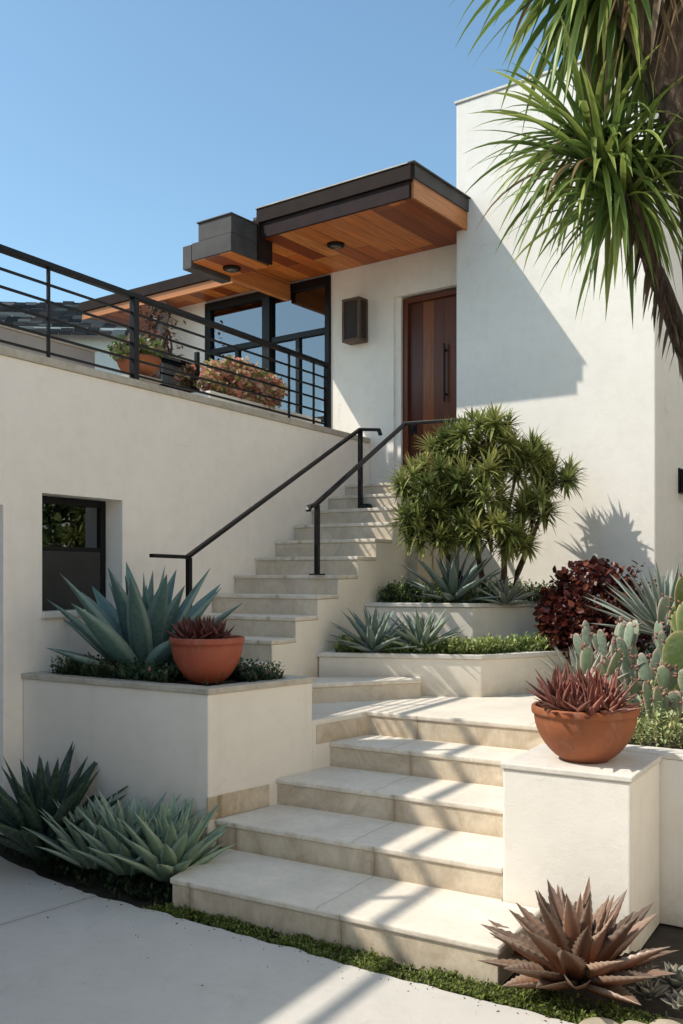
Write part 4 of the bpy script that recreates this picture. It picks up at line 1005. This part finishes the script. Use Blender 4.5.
# neighbours up the hill
def neighbour(c, rz, Lx, Ly, hw, hr, name, label, body):
    o = thing(name, label, 'house', c); R = Vector(c); ca, sa = math.cos(rz), math.sin(rz)
    T = lambda x, y, z: (R.x + x * ca - y * sa, R.y + x * sa + y * ca, R.z + z)
    x = MB(); a, b = Lx / 2, Ly / 2
    vs = [T(-a, -b, -6), T(a, -b, -6), T(a, b, -6), T(-a, b, -6), T(-a, -b, hw), T(a, -b, hw), T(a, b, hw), T(-a, b, hw), T(-a, 0, hw + hr), T(a, 0, hw + hr)]
    x.add(vs, [(0, 1, 5, 4), (1, 2, 6, 9, 5), (2, 3, 7, 6), (3, 0, 4, 8, 7)]); x.build('wall', body, o)
    x = MB(); rows = 16; rnd = random.Random(int(abs(c[0]) * 10))
    for sg in (-1, 1):
        for k in range(rows):
            t0, t1 = k / rows, (k + 1) / rows
            ncol = 40
            for m in range(ncol):
                x0 = -a - .4 + (Lx + .8) * m / ncol; x1 = -a - .4 + (Lx + .8) * (m + .94) / ncol; lift = rnd.uniform(.02, .10)
                y0, z0 = sg * (b + .4) * (1 - t0), hw - .3 + (hr + .3) * t0; y1, z1 = sg * (b + .4) * (1 - t1 * 1.0), hw - .3 + (hr + .3) * t1
                cc = rnd.choice([(.05, .045, .045), (.10, .085, .08), (.03, .03, .03), (.20, .185, .17), (.14, .10, .085), (.34, .32, .30), (.09, .08, .075), (.07, .06, .06)])
                x.add([T(x0, y0, z0 + lift + .05), T(x1, y0, z0 + lift + .05), T(x1, y1, z1 + .02), T(x0, y1, z1 + .02), T(x0, y0, z0), T(x1, y0, z0)], [(0, 1, 2, 3), (4, 5, 1, 0)], [cc] * 6)
    x.build('roof', 'grass', o)
    return o
neighbour((-23.5, 19.5, 5.5), math.radians(35), 13, 7, 2.9, 1.6, 'neighbour_house', 'distant house with dark mottled tile roof glimpsed through the railing', 'stucco')
neighbour((-28.0, 27.5, 6.6), math.radians(40), 10, 7, 3.4, 1.6, 'neighbour_house', 'pale distant gable farther up the hill beyond the railing', 'stucco')

# hedge on the far side of the driveway court (seen only as a reflection in the wall window)
hg = leafball('hedge', 'leafy garden hedge beside the tall end wall', 'hedge', (.5, 10.4, 2.4), 1.2, .7, 1.5, 2600, .15, [(.06, .10, .025), (.10, .15, .035), (.16, .20, .05)], 110)

# unseen houses added to cut sky light, unseen wall added to bounce warmth
def sky_block_house(name, label, x0, x1, y0, y1, h, body):
    o = thing(name, label, 'house', ((x0 + x1) / 2, (y0 + y1) / 2, 0))
    x = MB(); x.box(x0, x1, y0, y1, -.02, h); x.build('wall', body, o)
    x = MB(); x.box(x0 - .2, x1 + .2, y0 - .2, y1 + .2, h + .002, h + .2); x.build('roof', 'bronze', o)
sky_block_house('neighbour_house', 'unseen tall narrow wing added on the left to block sky light', -9.6, -9.0, -8, 1.2, 8.5, 'grey_wall')
sky_block_house('neighbour_house', 'unseen low house added behind the viewer to block sky light', -8.5, 2.5, -9, -4.6, 4.2, 'warm')
cw = thing('bounce_wall', 'unseen tall warm plastered wall added on the right to bounce light', 'wall', (2.65, 5, 0))  # out of view, added as a warm reflector for the left wall
x = MB(); x.box(2.5, 2.8, -1.5, 15, -.02, 7.0); x.build('wall', 'warm', cw)
x = MB(); x.box(2.45, 2.85, -1.55, 15.05, 7.003, 7.06); x.build('coping', 'coping', cw)

# ------------------------------------------------------------------ light, world, camera
wd = bpy.data.worlds.new('World'); sc.world = wd; wd.use_nodes = True
nt = wd.node_tree; bg = nt.nodes['Background']
sky = nt.nodes.new('ShaderNodeTexSky'); sky.sky_type = 'NISHITA'; sky.sun_disc = False
to = -SUN
sky.sun_elevation = math.asin(to.z); sky.sun_rotation = math.atan2(to.x, to.y)
sky.air_density = 1.0; sky.dust_density = .8; sky.ozone_density = 1.2
tint = nt.nodes.new('ShaderNodeMix'); tint.data_type = 'RGBA'; tint.blend_type = 'MULTIPLY'; tint.inputs[0].default_value = 1
tint.inputs[7].default_value = (1.22, 1.43, 1.36, 1)
nt.links.new(sky.outputs[0], tint.inputs[6]); nt.links.new(tint.outputs[2], bg.inputs[0]); bg.inputs[1].default_value = .15
sd = bpy.data.lights.new('sun', 'SUN'); sd.energy = 4.45; sd.angle = math.radians(.6); sd.color = (1, .935, .825)
so = bpy.data.objects.new('sun', sd); col.objects.link(so); so.rotation_euler = SUN.to_track_quat('-Z', 'Y').to_euler(); so.location = (-8, -6, 12)
cam = bpy.data.cameras.new('camera'); co = bpy.data.objects.new('camera', cam); col.objects.link(co)
co.location = (0, 0, 1.78); co.rotation_euler = (PI / 2, 0, math.radians(30.9))
cam.sensor_fit = 'VERTICAL'; cam.sensor_height = 36; cam.lens = 950 / 1024 * 36
cam.shift_y = 62 / 1024; cam.clip_end = 2000; cam.clip_start = .05
sc.camera = co
sc.cycles.diffuse_bounces = 8; sc.cycles.max_bounces = 14
sc.view_settings.view_transform = 'Standard'; sc.view_settings.look = 'None'; sc.view_settings.exposure = 0
for o in list(bpy.data.objects):
    if '_w' in o: del o['_w']
